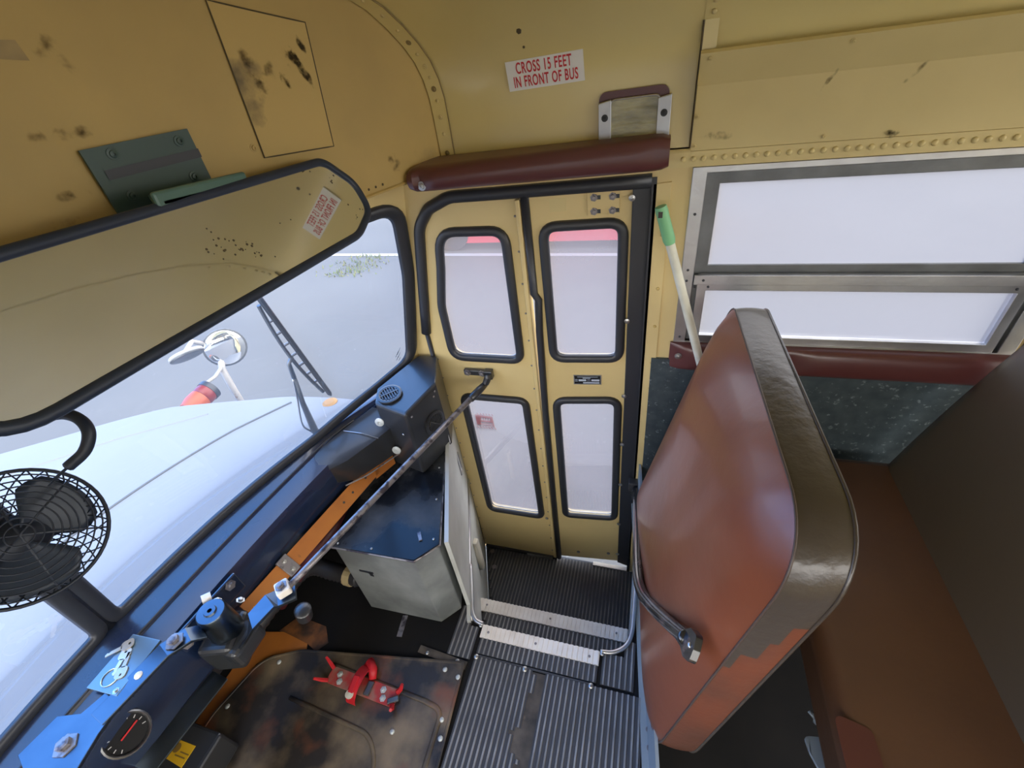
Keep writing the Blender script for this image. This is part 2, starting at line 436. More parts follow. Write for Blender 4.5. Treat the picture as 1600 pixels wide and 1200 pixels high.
def text_mesh(name, body, m, parent, M4, size, width, ext=0.0004, bold=0.0, spacing=1.0, line=1.0):
    cu = bpy.data.curves.new(name, 'FONT'); cu.body = body; cu.size = size; cu.align_x = 'CENTER'; cu.align_y = 'CENTER'
    cu.extrude = ext; cu.offset = bold; cu.space_character = spacing; cu.space_line = line
    t = bpy.data.objects.new('tmp', cu); COL.objects.link(t)
    bpy.context.view_layer.update()
    me = bpy.data.meshes.new_from_object(t.evaluated_get(bpy.context.evaluated_depsgraph_get()))
    bpy.data.objects.remove(t)
    xs = [v.co.x for v in me.vertices]; sx = width / (max(xs) - min(xs))
    me.name = name; me.transform(M4 @ Matrix.Diagonal((sx, 1, 1, 1)))
    me.transform(Matrix.Translation(-wpos(parent)))
    me.materials.clear(); me.materials.append(MATS[m])
    o = bpy.data.objects.new(name, me); COL.objects.link(o); o.parent = parent
    return o

W = 1.2                                                   # inner face of the right wall
wall = lambda u, v, h: Vector((W - h, u, v))
def WSy(x, z): return 1.11 - .19 * (z - .62) - .28 * (x - .15) ** 2     # windshield glass
def BHy(x): return .80 - .227 * (x - .15) ** 2                          # bulkhead above it
ws = lambda u, v, h: Vector((u, WSy(u, v) - h, v))
bh = lambda u, v, h: Vector((u, BHy(u) - h, v))
fl = lambda z0: (lambda u, v, h: Vector((u, v, z0 + h)))
ROOF = [(1.2, 1.29), (1.2, 1.40), (1.199, 1.45), (1.192, 1.49), (1.178, 1.527), (1.155, 1.56), (1.125, 1.592), (1.086, 1.625), (1.03, 1.655), (.95, 1.69), (.85, 1.722), (.7, 1.758), (.5, 1.787), (.3, 1.80), (.15, 1.803)]
def roofx(z):
    for (x0, z0), (x1, z1) in zip(ROOF, ROOF[1:]):
        if z0 <= z <= z1: return x0 + (x1 - x0) * (z - z0) / (z1 - z0)
    return 1.2

exec_parts = []
# =================================================================== SETTING
# ------------------------------------------------ floor
BACK = -2.6
arcR = [(.70, -.02), (.664, -.014), (.632, .008), (.614, .04), (.61, .07)]
arcL = [(.61, .455), (.613, .485), (.63, .505), (.66, .518)]
fpoly = [(-.95, BACK), (1.2, BACK), (1.2, -.02)] + arcR + arcL + [(1.195, .72), (1.195, 1.32), (-.95, 1.32)]
floor = struct('floor', B().plate(fpoly, [], fl(0), -.03, 0), 'floor_dark')
PITCH = .0158
def ribbed(name, inside, y0, y1, x0, x1, z, rib_m, parent, base_inset=0.0, step=.01, wid=.0060, hgt=.0028, base=.004):
    b = B()
    b.mi = 0
    y = y0
    while y + PITCH <= y1 + 1e-6:
        yc = y + PITCH / 2
        # runs of x inside
        run = None; nx_ = max(1, round((x1 - x0) / step))
        for ix in range(nx_ + 1):
            x = x0 + (x1 - x0) * ix / nx_
            if ix < nx_ and inside(x + 1e-6, yc):
                if run is None: run = x
            else:
                if run is not None and x - run > .004:
                    b.mi = 0; b.box(((run + x) / 2, yc, z + base / 2), (x - run, PITCH, base))
                    b.mi = 1
                    L = x - run; v = []
                    w = wid / 2
                    for xx in (run, x):
                        v.append([b.bm.verts.new((xx, yc + dy, z + base + dz)) for dy, dz in ((-w, 0), (-w * .7, hgt), (w * .7, hgt), (w, 0))])
                    for k in range(3): b.face([v[0][k], v[0][k + 1], v[1][k + 1], v[1][k]])
                    b.face(v[0]); b.face(v[1][::-1])
                run = None
        y += PITCH
    return obj(name, b, ['mat_groove', rib_m], parent)
def rag(x): return .262 + .014 * math.sin(x * 23) + .010 * math.sin(x * 61) + .006 * math.sin(x * 147) + (.035 if x > .485 else 0) * (x - .485) / .03
ribbed('ribbed_mat', lambda x, y: y > rag(x), .215, .456, -.88, .515, 0, 'mat_rib', floor)
ribbed('ribbed_mat', lambda x, y: y < .228 and (y > -.045 - .1 * max(0, .6 - x) or x < .3), -1.5, .228, -.88, .515, 0, 'mat_rib', floor)
ribbed('ribbed_mat', lambda x, y: x > .522, .072, .456, .515, .572, 0, 'mat_rib', floor)
def corner_in(x, y):
    if x < .612: return True
    return (x - .70) ** 2 + (y - .07) ** 2 > .093 ** 2 and y < -.0 and x < .66
ribbed('ribbed_mat', lambda x, y: corner_in(x, y) and x > .518, -.035, .066, .515, .68, 0, 'mat_rib', floor)
ribbed('ribbed_mat', lambda x, y: y < .545 - .0 and (x < .60 or y > .50 + (x - .62) * .4), .466, .55, .502, .66, 0, 'mat_rib', floor)
obj('worn_strip', B().plate([(-.88, .215), (.512, .215), (.512, .30), (-.88, .30)], [], fl(0), 0, .0025), 'worn_patch', floor)
obj('mat_seam', B().box((.518, .27, .004), (.005, .36, .004)), 'mat_groove', floor)
for yy in (.447, .287, .085):
    fastener('dome', 'screw', (.513, yy, .005), (0, 0, 1), 'steel', floor, .009)
# tin strips by the plate
obj('metal_strip', B().box((.55, .73, .002), (.07, .018, .003), Matrix.Rotation(.15, 3, 'Z')), 'worn_steel', floor)
obj('metal_strip', B().box((.489, .555, .003), (.022, .17, .004), Matrix.Rotation(-.08, 3, 'Z')), 'worn_patch', floor)
for p in ((.489, .608), (.488, .502)): fastener('dome', 'screw', (*p, .005), (0, 0, 1), 'steel', floor, .007)
# ------------------------------------------------ stepwell
well = sroot('floor_stepwell', (.9, .35, -.51))
def nosing(name, x0, x1, y0, y1, z):
    b = B(); b.box(((x0 + x1) / 2, (y0 + y1) / 2, z + .003), (x1 - x0, y1 - y0, .006))
    b.mi = 0; b.box((x1 - .002, (y0 + y1) / 2, z - .015), (.005, y1 - y0, .035))
    n = int((y1 - y0) / PITCH)
    for k in range(n): b.box(((x0 + x1) / 2, y0 + PITCH * (k + .5), z + .0075), (x1 - x0, PITCH * .55, .003))
    return obj(name, b, 'nosing_white', well)
nosing('step_nosing', .572, .612, .07, .455, .002)
nosing('step_nosing', .765, .814, -.012, .58, -.255)
for x, y, z in ((.59, .10, .011), (.59, .27, .011), (.59, .43, .011), (.79, .03, -.244), (.79, .28, -.244), (.79, .54, -.244)):
    fastener('dome', 'screw', (x, y, z), (0, 0, 1), 'worn_steel', well, .004)
obj('riser', B().box((.604, .24, -.135), (.01, .56, .24)).box((.80, .28, -.385), (.01, .62, .24)), 'floor_dark', well)
pl = lambda x: .716 - .38 * (1.182 - x)
obj('tread', B().plate([(.6, -.015), (.80, -.015), (.80, .575), (.6, .495)], [], fl(-.255), -.02, 0), 'mat_groove', well)
obj('tread', B().plate([(.79, -.015), (1.215, -.015), (1.215, .725), (.79, .567)], [], fl(-.51), -.02, 0), 'mat_groove', well)
ribbed('tread_mat', lambda x, y: y < pl(x) - .01, -.012, .58, .61, .764, -.255, 'mat_rib', well)
ribbed('tread_mat', lambda x, y: y < pl(x) - .01, -.012, .72, .805, 1.205, -.51, 'tread_rib', well, step=.02)
obj('threshold_strip', B().box((1.206, .08, -.506), (.018, .18, .01)), 'nosing_white', well)
for p in ((1.17, .675), (1.09, .64)): fastener('washer', 'screw', (p[0], p[1], -.50), (0, 0, 1), 'worn_steel', well, .012)
# left wall of the well and the panel above it
pn = Vector((.38, -1, 0)).normalized()
def pmap(u, v, h): return Vector((u, pl(u), v)) + pn * h
obj('side_wall', B().plate([(.61, -.51), (1.195, -.51), (1.195, .02), (.61, .02)], [], pmap, -.012, 0), 'kick_grey', well)
obj('side_wall', B().box((.905, -.018, -.26), (.60, .008, .52)), 'sheet_blue_grey', well)
kp = struct('wall_kick', B().plate([(.66, .02), (1.195, .02), (1.195, .46), (1.05, .42), (.66, .392)], [], pmap, -.012, .001), 'kick_grey')
obj('edge_trim', B().ring([(.615, .0), (.70, .012), (1.19, .012)], .03, .008, pmap, 4, closed=False), 'alu', kp, smooth=True)
obj('slot_cover', B().ring(rpoly([(1.085, .17), (1.125, .17), (1.125, .27), (1.085, .27)], .02), .012, .005, pmap, 4), 'alu', kp)
obj('pull_bracket', B().box((.955, pl(.955) - .012, -.17), (.03, .02, .20)), 'cream', well, bevel=.006)
# curved aluminium edge of the stepwell opening
obj('edge_rail', B().tube(smooth3([(.612, .068, .008), (.618, .03, .009), (.642, -.004, .010), (.68, -.02, .012), (.76, -.024, .014), (.95, -.024, .014)], 6), .007, 8), 'alu', well, smooth=True)
obj('edge_rail', B().tube(smooth3([(.612, .456, .008), (.618, .483, .010), (.64, .503, .013), (.70, .527, .018), (.80, .566, .022)], 6), .008, 8), 'alu', well, smooth=True)
for p in ((.606, .062), (.606, .462)): fastener('dome', 'screw', (*p, .010), (0, 0, 1), 'steel', well, .007)

# ------------------------------------------------ right wall
win1 = [(-.86, .785), (-.085, .785), (-.085, 1.252), (-.86, 1.252)]
wpoly = [(BACK, -.03), (BACK, 1.30), (.56, 1.30), (.70, 1.285), (.735, 1.16), (.80, .70), (.83, .60), (.88, .45), (1.3, .2), (1.3, -.55), (.738, -.55),
         (.738, .785), (.686, 1.05), (.664, 1.135), (.625, 1.19), (.56, 1.222), (.006, 1.235), (.006, -.55), (-.03, -.55), (-.03, -.03)]
holes = [win1]
for k in range(1, 3):
    holes.append([(a - .80 * k, b) for a, b in win1])
wr = struct('wall_right', B().plate(wpoly, holes, wall, -.035, 0), 'door_yellow')
obj('post_cover', B().plate([(.008, -.40), (.008, 1.225), (-.034, 1.228), (-.034, -.40)], [], wall, 0, .004), 'door_yellow', wr, bevel=.001)
for z in (1.1, .95, .83, .70, .60, .50, .37, .22, .12): fastener('dome', 'rivet', (W - .004, -.022, z), (-1, 0, 0), 'yellow_paint', wr, .005)
# header rail with its row of rivets and the panel above the windows
hr = struct('trim_1', B().plate([(BACK, 1.258), (-.02, 1.258), (-.02, 1.291), (BACK, 1.291)], [], wall, 0, .005), 'header_yellow')
for k in range(48):
    fastener('dome', 'rivet', (W - .005, -.055 - k * .0216, 1.2755), (-1, 0, 0), 'header_yellow', hr, .0062)
b = B()
prof = [(W, 1.290), (W - .004, 1.292), (W - .006, 1.416), (W - .034, 1.473), (W - .026, 1.478)]  # upper facet shaped to lean in, so its band shades darker
for (xa, za), (xb, zb) in zip(prof, prof[1:]):
    b.face([b.bm.verts.new(p) for p in ((xa, -.066, za), (xa, BACK, za), (xb, BACK, zb), (xb, -.066, zb))])
b.face([b.bm.verts.new(p) for p in [(x, -.066, z) for x, z in prof]])
up = struct('trim_2', b, 'header_yellow')
for y in (-.075, -.33, -.68, -1.05): fastener('screw', 'screw', (W - .005, y, 1.302), (-1, 0, 0), 'header_yellow', up, .0036)
for y in (-.085, -.33, -.62): fastener('screw', 'screw', (W - .030, y, 1.463), (-1, 0, -.45), 'header_yellow', up, .0036)
for z in (1.36, 1.435): fastener('screw', 'screw', (W - .009, -.074, z), (-1, 0, -.1), 'header_yellow', up, .0036)
obj('header_seam', B().tube([(W - .003, -.018, 1.293), (W - .003, -.068, 1.293)], .0045, 6), 'header_yellow', hr)
# galvanised sheet below the windows
struct('wall_lower', B().box((1.196, -1.3, .36), (.012, 2.56, .72)), 'spangle')
obj('floor_cove', B().box((1.185, -1.3, .03), (.03, 2.56, .06)), 'sheet_blue_grey', wr)

# ------------------------------------------------ ceiling
b = B()
full = ROOF + [(.3 - x, z) for x, z in ROOF[::-1][1:]]
def roof_y(x, z): return .56 + .25 * (1 - min(1, abs(x - .15) / 1.05)) ** .8
rows = []
for x, z in full:
    ye = BHy(x) + .003
    rows.append([b.bm.verts.new((x, y, z)) for y in (BACK, -1.2, -.066, .2, ye)])
for A, C in zip(rows, rows[1:]):
    for k in range(4): b.face([A[k], A[k + 1], C[k + 1], C[k]])
ceil = struct('ceiling', b, 'roof_yellow', smooth=True)
# roof bow strip with rivets
b = B(); rr = []
for x, z in [(W - .018, 1.478)] + ROOF[4:]:
    rr.append([b.bm.verts.new((x - .001, y, z - .0008)) for y in (-.066, -.094)])
for A, C in zip(rr, rr[1:]): b.face([A[0], A[1], C[1], C[0]])
bow = obj('roof_bow', b, 'roof_yellow', ceil)
obj('bow_edge', B().tube([(x - .003, -.0655, z - .001) for x, z in [(W - .003, 1.30), (W - .004, 1.42), (W - .016, 1.48), ROOF[4]]], .0022, 5), 'seam_dark', ceil)
def on_roof(t):
    k = int(t); k = min(k, len(ROOF) - 2); f = t - k
    x = ROOF[k][0] * (1 - f) + ROOF[k + 1][0] * f; z = ROOF[k][1] * (1 - f) + ROOF[k + 1][1] * f
    dx = ROOF[k + 1][0] - ROOF[k][0]; dz = ROOF[k + 1][1] - ROOF[k][1]
    n = Vector((-dz, 0, dx)).normalized()
    return Vector((x, 0, z)), n
for t in (4.3, 4.8, 5.3, 6.1, 7.0, 7.9):
    p, n = on_roof(t); fastener('dome', 'rivet', p + Vector((-.003, -.082, 0)), n, 'header_yellow', bow, .005)
# joint strip between roof and bulkhead, with rivets
b = B(); rr = []
for x, z in ROOF[:11]:
    y = BHy(x)
    rr.append([b.bm.verts.new((x - .0035, y - dy, z - .0015)) for dy in (.002, .04)])
for A, C in zip(rr, rr[1:]): b.face([A[0], A[1], C[1], C[0]])
js = obj('joint_strip', b, 'roof_yellow', ceil)
obj('joint_edge', B().tube([(x - .003, BHy(x) - .041, z - .001) for x, z in ROOF[:11]], .0016, 5), 'seam_soft', ceil)
for i, t in enumerate((.35, .75, 1.2, 1.9, 2.5, 3.1, 3.7, 4.4, 5.1, 5.8, 6.6, 7.4, 8.2, 9.0)):
    p, n = on_roof(t); fastener('dome' if i % 2 else 'screw', 'rivet', p + Vector((-.004, BHy(p.x) - .021, 0)), n, 'seam_soft' if i % 4 == 0 else 'header_yellow', js, .0042)
for y, z, s in ((.30, 1.553, .012), (.297, 1.525, .006)):
    obj('chip', B().lathe((roofx(z) - .001, y, z), (-1, 0, -.4), [(s * .5, 0), (s * .3, .001), (0, .001)], 6), 'seam_dark', ceil)

# ------------------------------------------------ bulkhead above the windshield
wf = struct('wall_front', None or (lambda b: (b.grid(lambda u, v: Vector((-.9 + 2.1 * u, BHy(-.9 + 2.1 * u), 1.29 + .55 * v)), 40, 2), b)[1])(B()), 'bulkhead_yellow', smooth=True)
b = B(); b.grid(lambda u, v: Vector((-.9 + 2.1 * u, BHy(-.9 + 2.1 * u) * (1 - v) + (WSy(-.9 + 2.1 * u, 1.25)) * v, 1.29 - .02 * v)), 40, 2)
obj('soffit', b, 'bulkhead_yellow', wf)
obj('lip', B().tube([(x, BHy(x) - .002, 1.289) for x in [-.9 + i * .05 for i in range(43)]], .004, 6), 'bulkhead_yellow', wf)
for x in (.955, .975, .995, 1.015): fastener('dome', 'rivet', (x, BHy(x), 1.303), (-.3, -1, 0), 'seam_dark', wf, .003)
# windshield surround
wsR = rpoly([(.203, .606), (.80, .610), (1.04, .648), (1.172, .682), (1.188, 1.0), (1.172, 1.208), (.203, 1.208)], [.03, .3, .3, .07, .3, .06, .03], 6)
wsL = [(.378 - u, v) for u, v in wsR][::-1]
wsRd = dens(wsR, .06); wsLd = dens(wsL, .06)
b = B()
for pa in (wsRd, wsLd):
    N = len(pa); rows = []
    for i in range(N):
        a = pa[i - 1]; c = pa[(i + 1) % N]; t = Vector((c[0] - a[0], c[1] - a[1])).normalized()
        cen = (.70 if pa is wsRd else -.32, .9)
        nx, nz = t.y, -t.x; ow = .10
        if nx * (pa[i][0] - cen[0]) + nz * (pa[i][1] - cen[1]) < 0: nx, nz = -nx, -nz
        if nz < -.75: ow = .015
        o = ((min(1.2, max(.20, pa[i][0] + nx * ow)) if pa is wsRd else min(.178, max(-.9, pa[i][0] + nx * ow))), min(1.275, max(.585, pa[i][1] + nz * ow)))
        rows.append([b.bm.verts.new(ws(*pa[i], 0)), b.bm.verts.new(ws(*o, 0))])
    for i in range(N):
        A = rows[i]; C = rows[(i + 1) % N]; b.face([A[0], A[1], C[1], C[0]])
obj('windshield_surround', b, 'door_yellow', wf)

win2 = sroot('window_2', (.19, 1.08, .6))
obj('gasket', B().ring(wsRd, .036, .016, ws, 6), 'rubber', win2, smooth=True)
obj('gasket', B().ring(wsLd, .036, .016, ws, 6), 'rubber', win2, smooth=True)
for pa in (wsRd, wsLd):
    xs = [p[0] for p in pa]; x0, x1 = min(xs) - .004, max(xs) + .004
    b = B(); b.grid(lambda u, v: ws(x0 + (x1 - x0) * u, .598 + .62 * v, -.006), 24, 6)
    obj('glass', b, 'glass_windshield', win2, smooth=True)
obj('centre_post', B().tube([ws(.189, z, -.005) for z in (.57, .8, 1.0, 1.27)], .018, 10), 'black_paint', win2, smooth=True)
lb = B()
for k in range(5): lb.box(ws(1.135 - .007 * (k % 2), .735 - .008 * k, -.004), (.045 - .006 * k, .0006, .0022), Matrix.Rotation(.25, 3, 'Z'))
obj('glass_marking', lb, 'hood_line', win2)

# ------------------------------------------------ left wall, open window bays (behind the camera)
lw = [(BACK, 0), (BACK, 1.30), (.56, 1.30), (.70, 1.28), (.85, .56), (1.3, .5), (1.3, 0)]
lh = [[(a, .66), (a + d, .66), (a + d, 1.27), (a, 1.27)] for a, d in ((-.12, .74), (-.98, .80), (-1.84, .80))]
struct('wall_left', B().plate(lw, lh, lambda u, v, h: Vector((-.9 + h, u, v)), -.03, 0), 'door_yellow')

# ------------------------------------------------ side window
def side_window(n, dy, full_detail):
    w = sroot('window_%d' % n, (W, -.47 + dy, .78))
    m_ = lambda u, v, h: wall(u + dy, v, h)
    R = lambda a, b, c, d: [(a, c), (b, c), (b, d), (a, d)]
    obj('frame', B().plate(R(-.868, -.078, .772, 1.257), [R(-.835, -.110, .785, 1.243)], m_, -.03, .006), 'alu', w, bevel=.0015)
    obj('frame_channel', B().plate(R(-.84, -.104, .785, 1.25), [R(-.815, -.128, .80, 1.228)], m_, -.035, -.008), 'alu_dark', w)
    up_ = obj('upper_sash', B().plate(R(-.82, -.122, .987, 1.236), [R(-.800, -.143, 1.010, 1.214)], m_, -.028, -.014), 'alu_dark', w, bevel=.001)
    obj('pane', B().plate(R(-.803, -.140, 1.007, 1.217), [], m_, -.022, None), 'glass_side', up_)
    lo_ = obj('lower_sash', B().plate(R(-.826, -.122, .783, .990), [R(-.806, -.145, .806, .946)], m_, -.012, .004), 'alu', w, bevel=.001)
    obj('pane', B().plate(R(-.810, -.142, .802, .950), [], m_, -.006, None), 'glass_side', lo_)
    obj('meeting_rail', B().plate(R(-.83, -.112, .966, .992), [], m_, .004, .012), 'alu', w, bevel=.001)
    if full_detail:
        for y, z, h in ((-.094, 1.15, .006), (-.094, 1.005, .006), (-.094, .975, .006), (-.116, .958, .006), (-.135, .979, .013), (-.15, .957, .005), (-.80, .957, .005), (-.094, .80, .006)):
            fastener('dome', 'screw', m_(y, z, h), (-1, 0, 0), 'rubber', w, .0035)
    return w
side_window(1, 0, True)
side_window(3, -.80, False)
side_window(4, -1.60, False)

# ------------------------------------------------ entry door
door = sroot('door_1', (W, .36, -.5))
LW = {'UL': rpoly([(.401, .680), (.650, .680), (.650, .88), (.622, 1.01), (.604, 1.122), (.401, 1.122)], [.035, .045, .2, .2, .085, .045]),
      'LL': rpoly([(.397, -.18), (.645, -.18), (.649, .502), (.404, .502)], [.03, .035, .035, .03]),
      'UR': rpoly([(.077, .692), (.288, .692), (.292, 1.127), (.077, 1.127)], [.035, .04, .04, .04]),
      'LR': rpoly([(.077, -.145), (.288, -.145), (.291, .513), (.077, .52)], [.03, .03, .04, .04])}
def rmap(u, v, h):                                         # right leaf stands a little open at its rear edge
    return Vector((W - h + (.335 - u) * .09, u, v))
leafL = [(.347, -.492), (.722, -.492), (.722, .785), (.672, 1.05), (.652, 1.125), (.615, 1.178), (.55, 1.206), (.347, 1.209)]
la = obj('front_leaf', B().plate(leafL, [dens(LW['UL'], .1), dens(LW['LL'], .1)], wall, -.030, .0), 'door_yellow', door)
lb_ = obj('rear_leaf', B().plate([(.056, -.475), (.330, -.475), (.330, 1.206), (.056, 1.212)], [dens(LW['UR'], .1), dens(LW['LR'], .1)], rmap, -.030, .0), 'door_yellow', door)
for key, leaf, mp in (('UL', la, wall), ('LL', la, wall), ('UR', lb_, rmap), ('LR', lb_, rmap)):
    obj('gasket', B().ring(LW[key], .029, .013, mp, 6), 'rubber', leaf, smooth=True)
    obj('pane', B().plate(LW[key], [], mp, -.012, None), 'glass_door', leaf)
    obj('glazing_lip', B().ring([(p[0] * .93 + .07 * sum(q[0] for q in LW[key]) / len(LW[key]), p[1] * .965 + .035 * sum(q[1] for q in LW[key]) / len(LW[key])) for p in LW[key]], .006, .003, lambda u, v, h: mp(u, v, h - .010), 4), 'alu', leaf, smooth=True)
obj('door_seal', B().ring(dens(rpoly([(.732, .775), (.680, 1.05), (.662, 1.14), (.62, 1.19), (.55, 1.219), (.40, 1.222), (.012, 1.232)], [0, .2, .1, .05, .1, .2, 0])[0:], .08, False), .034, .017, wall, 6, closed=False), 'rubber', door, smooth=True)
obj('door_seal', B().ring([(.730, -.50), (.730, .78)], .016, .010, wall, 6, closed=False), 'rubber', door, smooth=True)
obj('edge_channel', B().box((W - .006, .353, .36), (.014, .014, 1.69)), 'door_yellow', la, bevel=.003)
obj('centre_seal', B().ring([(.334, -.49), (.333, .45), (.327, .80), (.321, .91), (.333, .93), (.334, 1.222)], .024, .014, wall, 6, closed=False), 'rubber', door, smooth=True)
for k in range(17): fastener('dome', 'rivet', (W - .0005, .366, -.44 + k * .1), (-1, 0, 0), 'worn_steel', la, .0035)
for k in range(14): fastener('dome', 'rivet', (W - .0005, .714, -.44 + k * .085), (-1, 0, 0), 'worn_steel', la, .003)
obj('rear_strip', B().plate([(.010, -.495), (.057, -.470), (.057, 1.218), (.010, 1.226)], [], rmap, -.02, .012), 'rubber', door, bevel=.003)
for z in (1.19, .835, .545, .315, .09, -.17, -.40): fastener('washer', 'screw', rmap(.058, z, .012), (-1, 0, 0), 'steel', door, .008)
mp_ = obj('pivot_plate', B().plate([(.088, 1.152), (.170, 1.152), (.170, 1.232), (.088, 1.232)], [], rmap, .0, .006), 'door_yellow', lb_, bevel=.001)
for u in (.106, .153):
    for v in (1.161, 1.196):
        obj('slot', B().box(rmap(u - .006, v, .0062), (.0012, .022, .010)), 'rubber', mp_)
        fastener('bolt', 'bolt', rmap(u, v, .006), (-1, 0, 0), 'worn_steel', mp_, .006)
for u, v in ((.10, -.42), (.24, -.43)): fastener('dome', 'screw', rmap(u, v, 0), (-1, 0, 0), 'worn_steel', lb_, .008)
fastener('dome', 'screw', (W, .375, -.19), (-1, 0, 0), 'worn_steel', la, .007)
obj('jamb_seal', B().box((1.222, .006, .36), (.052, .012, 1.76)), 'rubber', door)
obj('bottom_sweep', B().box((W - .004, .53, -.497), (.012, .37, .018)), 'rubber', la)
obj('bottom_sweep', B().box((W - .011, .43, -.499), (.004, .13, .014)), 'alu', la)
obj('tape_mark', B().plate([(.225, 1.165), (.27, 1.165), (.27, 1.20), (.225, 1.20)], [], rmap, 0, .0008), 'header_yellow', lb_)

# =================================================================== OUTSIDE
ground = struct('ground', B().plate([(-60, -60), (60, -60), (60, 60), (-60, 60)], [], fl(-.9), 0, None), 'asphalt')
obj('painted_line', B().plate([(5.98, .15), (6.08, .15), (6.72, 22), (6.60, 22)], [], fl(-.9), .004, None), 'line_white', ground)
gp = B()
for k in range(260):
    x = random.uniform(5.3, 6.12); y = 4.35 + random.gauss(0, .22) - (x - 6) * .1; h = random.uniform(.02, .07); a = random.uniform(0, 6.28)
    vs = [gp.bm.verts.new(p) for p in ((x - .012 * math.cos(a), y - .012 * math.sin(a), -.9), (x + .012 * math.cos(a), y + .012 * math.sin(a), -.9), (x + random.uniform(-.03, .03), y + random.uniform(-.03, .03), -.9 + h))]
    gp.face(vs)
g = tag(obj('grass_tuft', gp, 'grass'), 'sparse grass growing through the asphalt beyond the windshield', 'grass'); g['kind'] = 'stuff'

van = thing('van', 'red van parked on the asphalt beyond the entry door', 'van', (7.1, 1.4, -.9))
side = [(-.42, .12), (3.52, .12), (3.58, .55), (3.48, .80), (2.95, .98), (2.4, 1.62), (2.0, 1.70), (-.28, 1.70), (-.44, 1.5), (-.48, .5)]
b = B()
cb = [[b.bm.verts.new((x, y, -.9 + z)) for y, z in rpoly(side, .12, 3)] for x in (6.27, 6.33, 8.0, 8.06)]
N = len(cb[0])
for A, C in zip(cb, cb[1:]):
    for k in range(N): b.face([A[k], A[(k + 1) % N], C[(k + 1) % N], C[k]])
b.face(cb[0]); b.face(cb[-1][::-1])
body = obj('body', b, 'car_red', van, smooth='auto')
for y in (.05, 2.98):
    for x in (6.35, 7.97):
        obj('wheel', B().lathe((x - .09, y, -.59), (1, 0, 0), [(.14, 0), (.31, 0), (.31, .18), (.14, .18)], 24), 'tyre', van, smooth='auto')
obj('side_window', B().box((6.268, 1.75, .52), (.02, .75, .42)), 'car_glass', body)

# ------------------------------------------------ the bus's own bonnet
hood = thing('bus_hood', 'white painted bus hood seen through the windshield', 'hood', (.15, 1.9, .3))
EDGE = [(1.0, 1.15), (1.25, 1.15), (1.44, 1.14), (1.60, 1.105), (1.75, 1.075), (2.0, 1.02), (2.2, .92), (2.4, .80), (2.6, .69), (2.8, .58)]
def hx(y):
    for (y0, x0), (y1, x1) in zip(EDGE, EDGE[1:]):
        if y <= y1: return x0 + (x1 - x0) * max(0, (y - y0) / (y1 - y0))
    return EDGE[-1][1]
def hz(y): return .475 - .035 * max(0, y - 1.2) - .035 * max(0, y - 1.9) ** 1.3
def hood_pt(u, y, dz=0.0):
    w = hx(y) - .15; x = .15 + w * u; a = abs(u)
    crown = .055 * (1 - a ** 2) if a <= 1 else 0
    return Vector((x, y, hz(y) + crown + dz))
b = B()
us = [-1 + i / 16 for i in range(33)]; ys = [j / 30 for j in range(31)]
g_ = []
for j in ys:
    row = []
    for u in us:
        y0 = 1.185 - .28 * (1.0 * u) ** 2; row.append(hood_pt(u, y0 + (2.8 - y0) * j))
    r0 = [row[0] + Vector((-.02, 0, -.02)), row[0] + Vector((-.035, 0, -.08)), row[0] + Vector((-.05, 0, -.6))]
    r1 = [row[-1] + Vector((.0, 0, -.02)), row[-1] + Vector((.0, 0, -.08)), row[-1] + Vector((.01, 0, -.6))]
    g_.append([b.bm.verts.new(p) for p in r0[::-1] + row + r1])
for A, C in zip(g_, g_[1:]):
    for k in range(len(A) - 1): b.face([A[k], A[k + 1], C[k + 1], C[k]])
b.face(g_[-1])
obj('hood_panel', b, 'hood_white', hood, smooth='auto')
def seam_y(x): return 1.635 - .26 * ((x - .15) / 1.0) ** 2 if x < .9 else 1.635 - .26 * .5625 - .55 * (x - .9)
pts = []
for i in range(40):
    x = -.8 + i * .0487
    y = seam_y(x); u = (x - .15) / (hx(y) - .15)
    if abs(u) <= 1.0: pts.append(hood_pt(u, y, .001))
obj('hood_seam', B().tube(pts, .0045, 6), 'hood_line', hood)
obj('hood_crease', B().tube([hood_pt(.9 - .02 * i, 1.72 + .035 * i, -.002) for i in range(20)], .005, 6), 'hood_white', hood)
obj('fender', B().box((1.15, 2.05, -.2), (.6, 1.1, .56)), 'hood_white', hood, bevel=.1, seg=4)
obj('corner_lamp', B().lathe(hood_pt(.965, 1.20, -.004), (0, 0, 1), [(.03, 0), (.03, .006), (.02, .012), (0, .013)], 14), 'amber', hood, label='amber corner lamp')

crs = thing('crossview_mirror', 'pair of round crossview mirrors on a white post beyond the hood', 'mirror', (1.395, 2.1, .08))
post_ = obj('post', B().tube([(1.393, 2.1, .05), (1.394, 2.1, .25), (1.41, 2.115, .37), (1.455, 2.135, .42)], .017, 8), 'rust_white', crs, smooth=True)
view = (Vector((0, 0, 1.53)) - Vector((1.477, 2.1, .458))).normalized()
fn = (view + Vector((-.10, -.10, -.30))).normalized()
c0 = Vector((1.477, 2.1, .458))
b = B().lathe(c0 - fn * .012, fn, [(.10, 0), (.102, .012), (.097, .014)], 28); obj('shell', b, 'alu_dark', crs, smooth='auto')
obj('mirror_face', B().lathe(c0, fn, [(.096, 0), (.09, .004), (.06, .012), (.03, .016), (0, .017)], 28), 'mirror', crs, smooth=True)
c1 = Vector((1.284, 2.1, .533)); n1 = Vector((-.30, -.49, -.80)).normalized()
obj('shell', B().lathe(c1 - n1 * .014, n1, [(.03, -.01), (.075, -.002), (.08, .010), (.077, .014)], 26), 'white_paint', crs, smooth='auto')
obj('mirror_face', B().lathe(c1, n1, [(.077, .001), (.05, .006), (0, .009)], 26), 'alu_dark', crs, smooth=True)
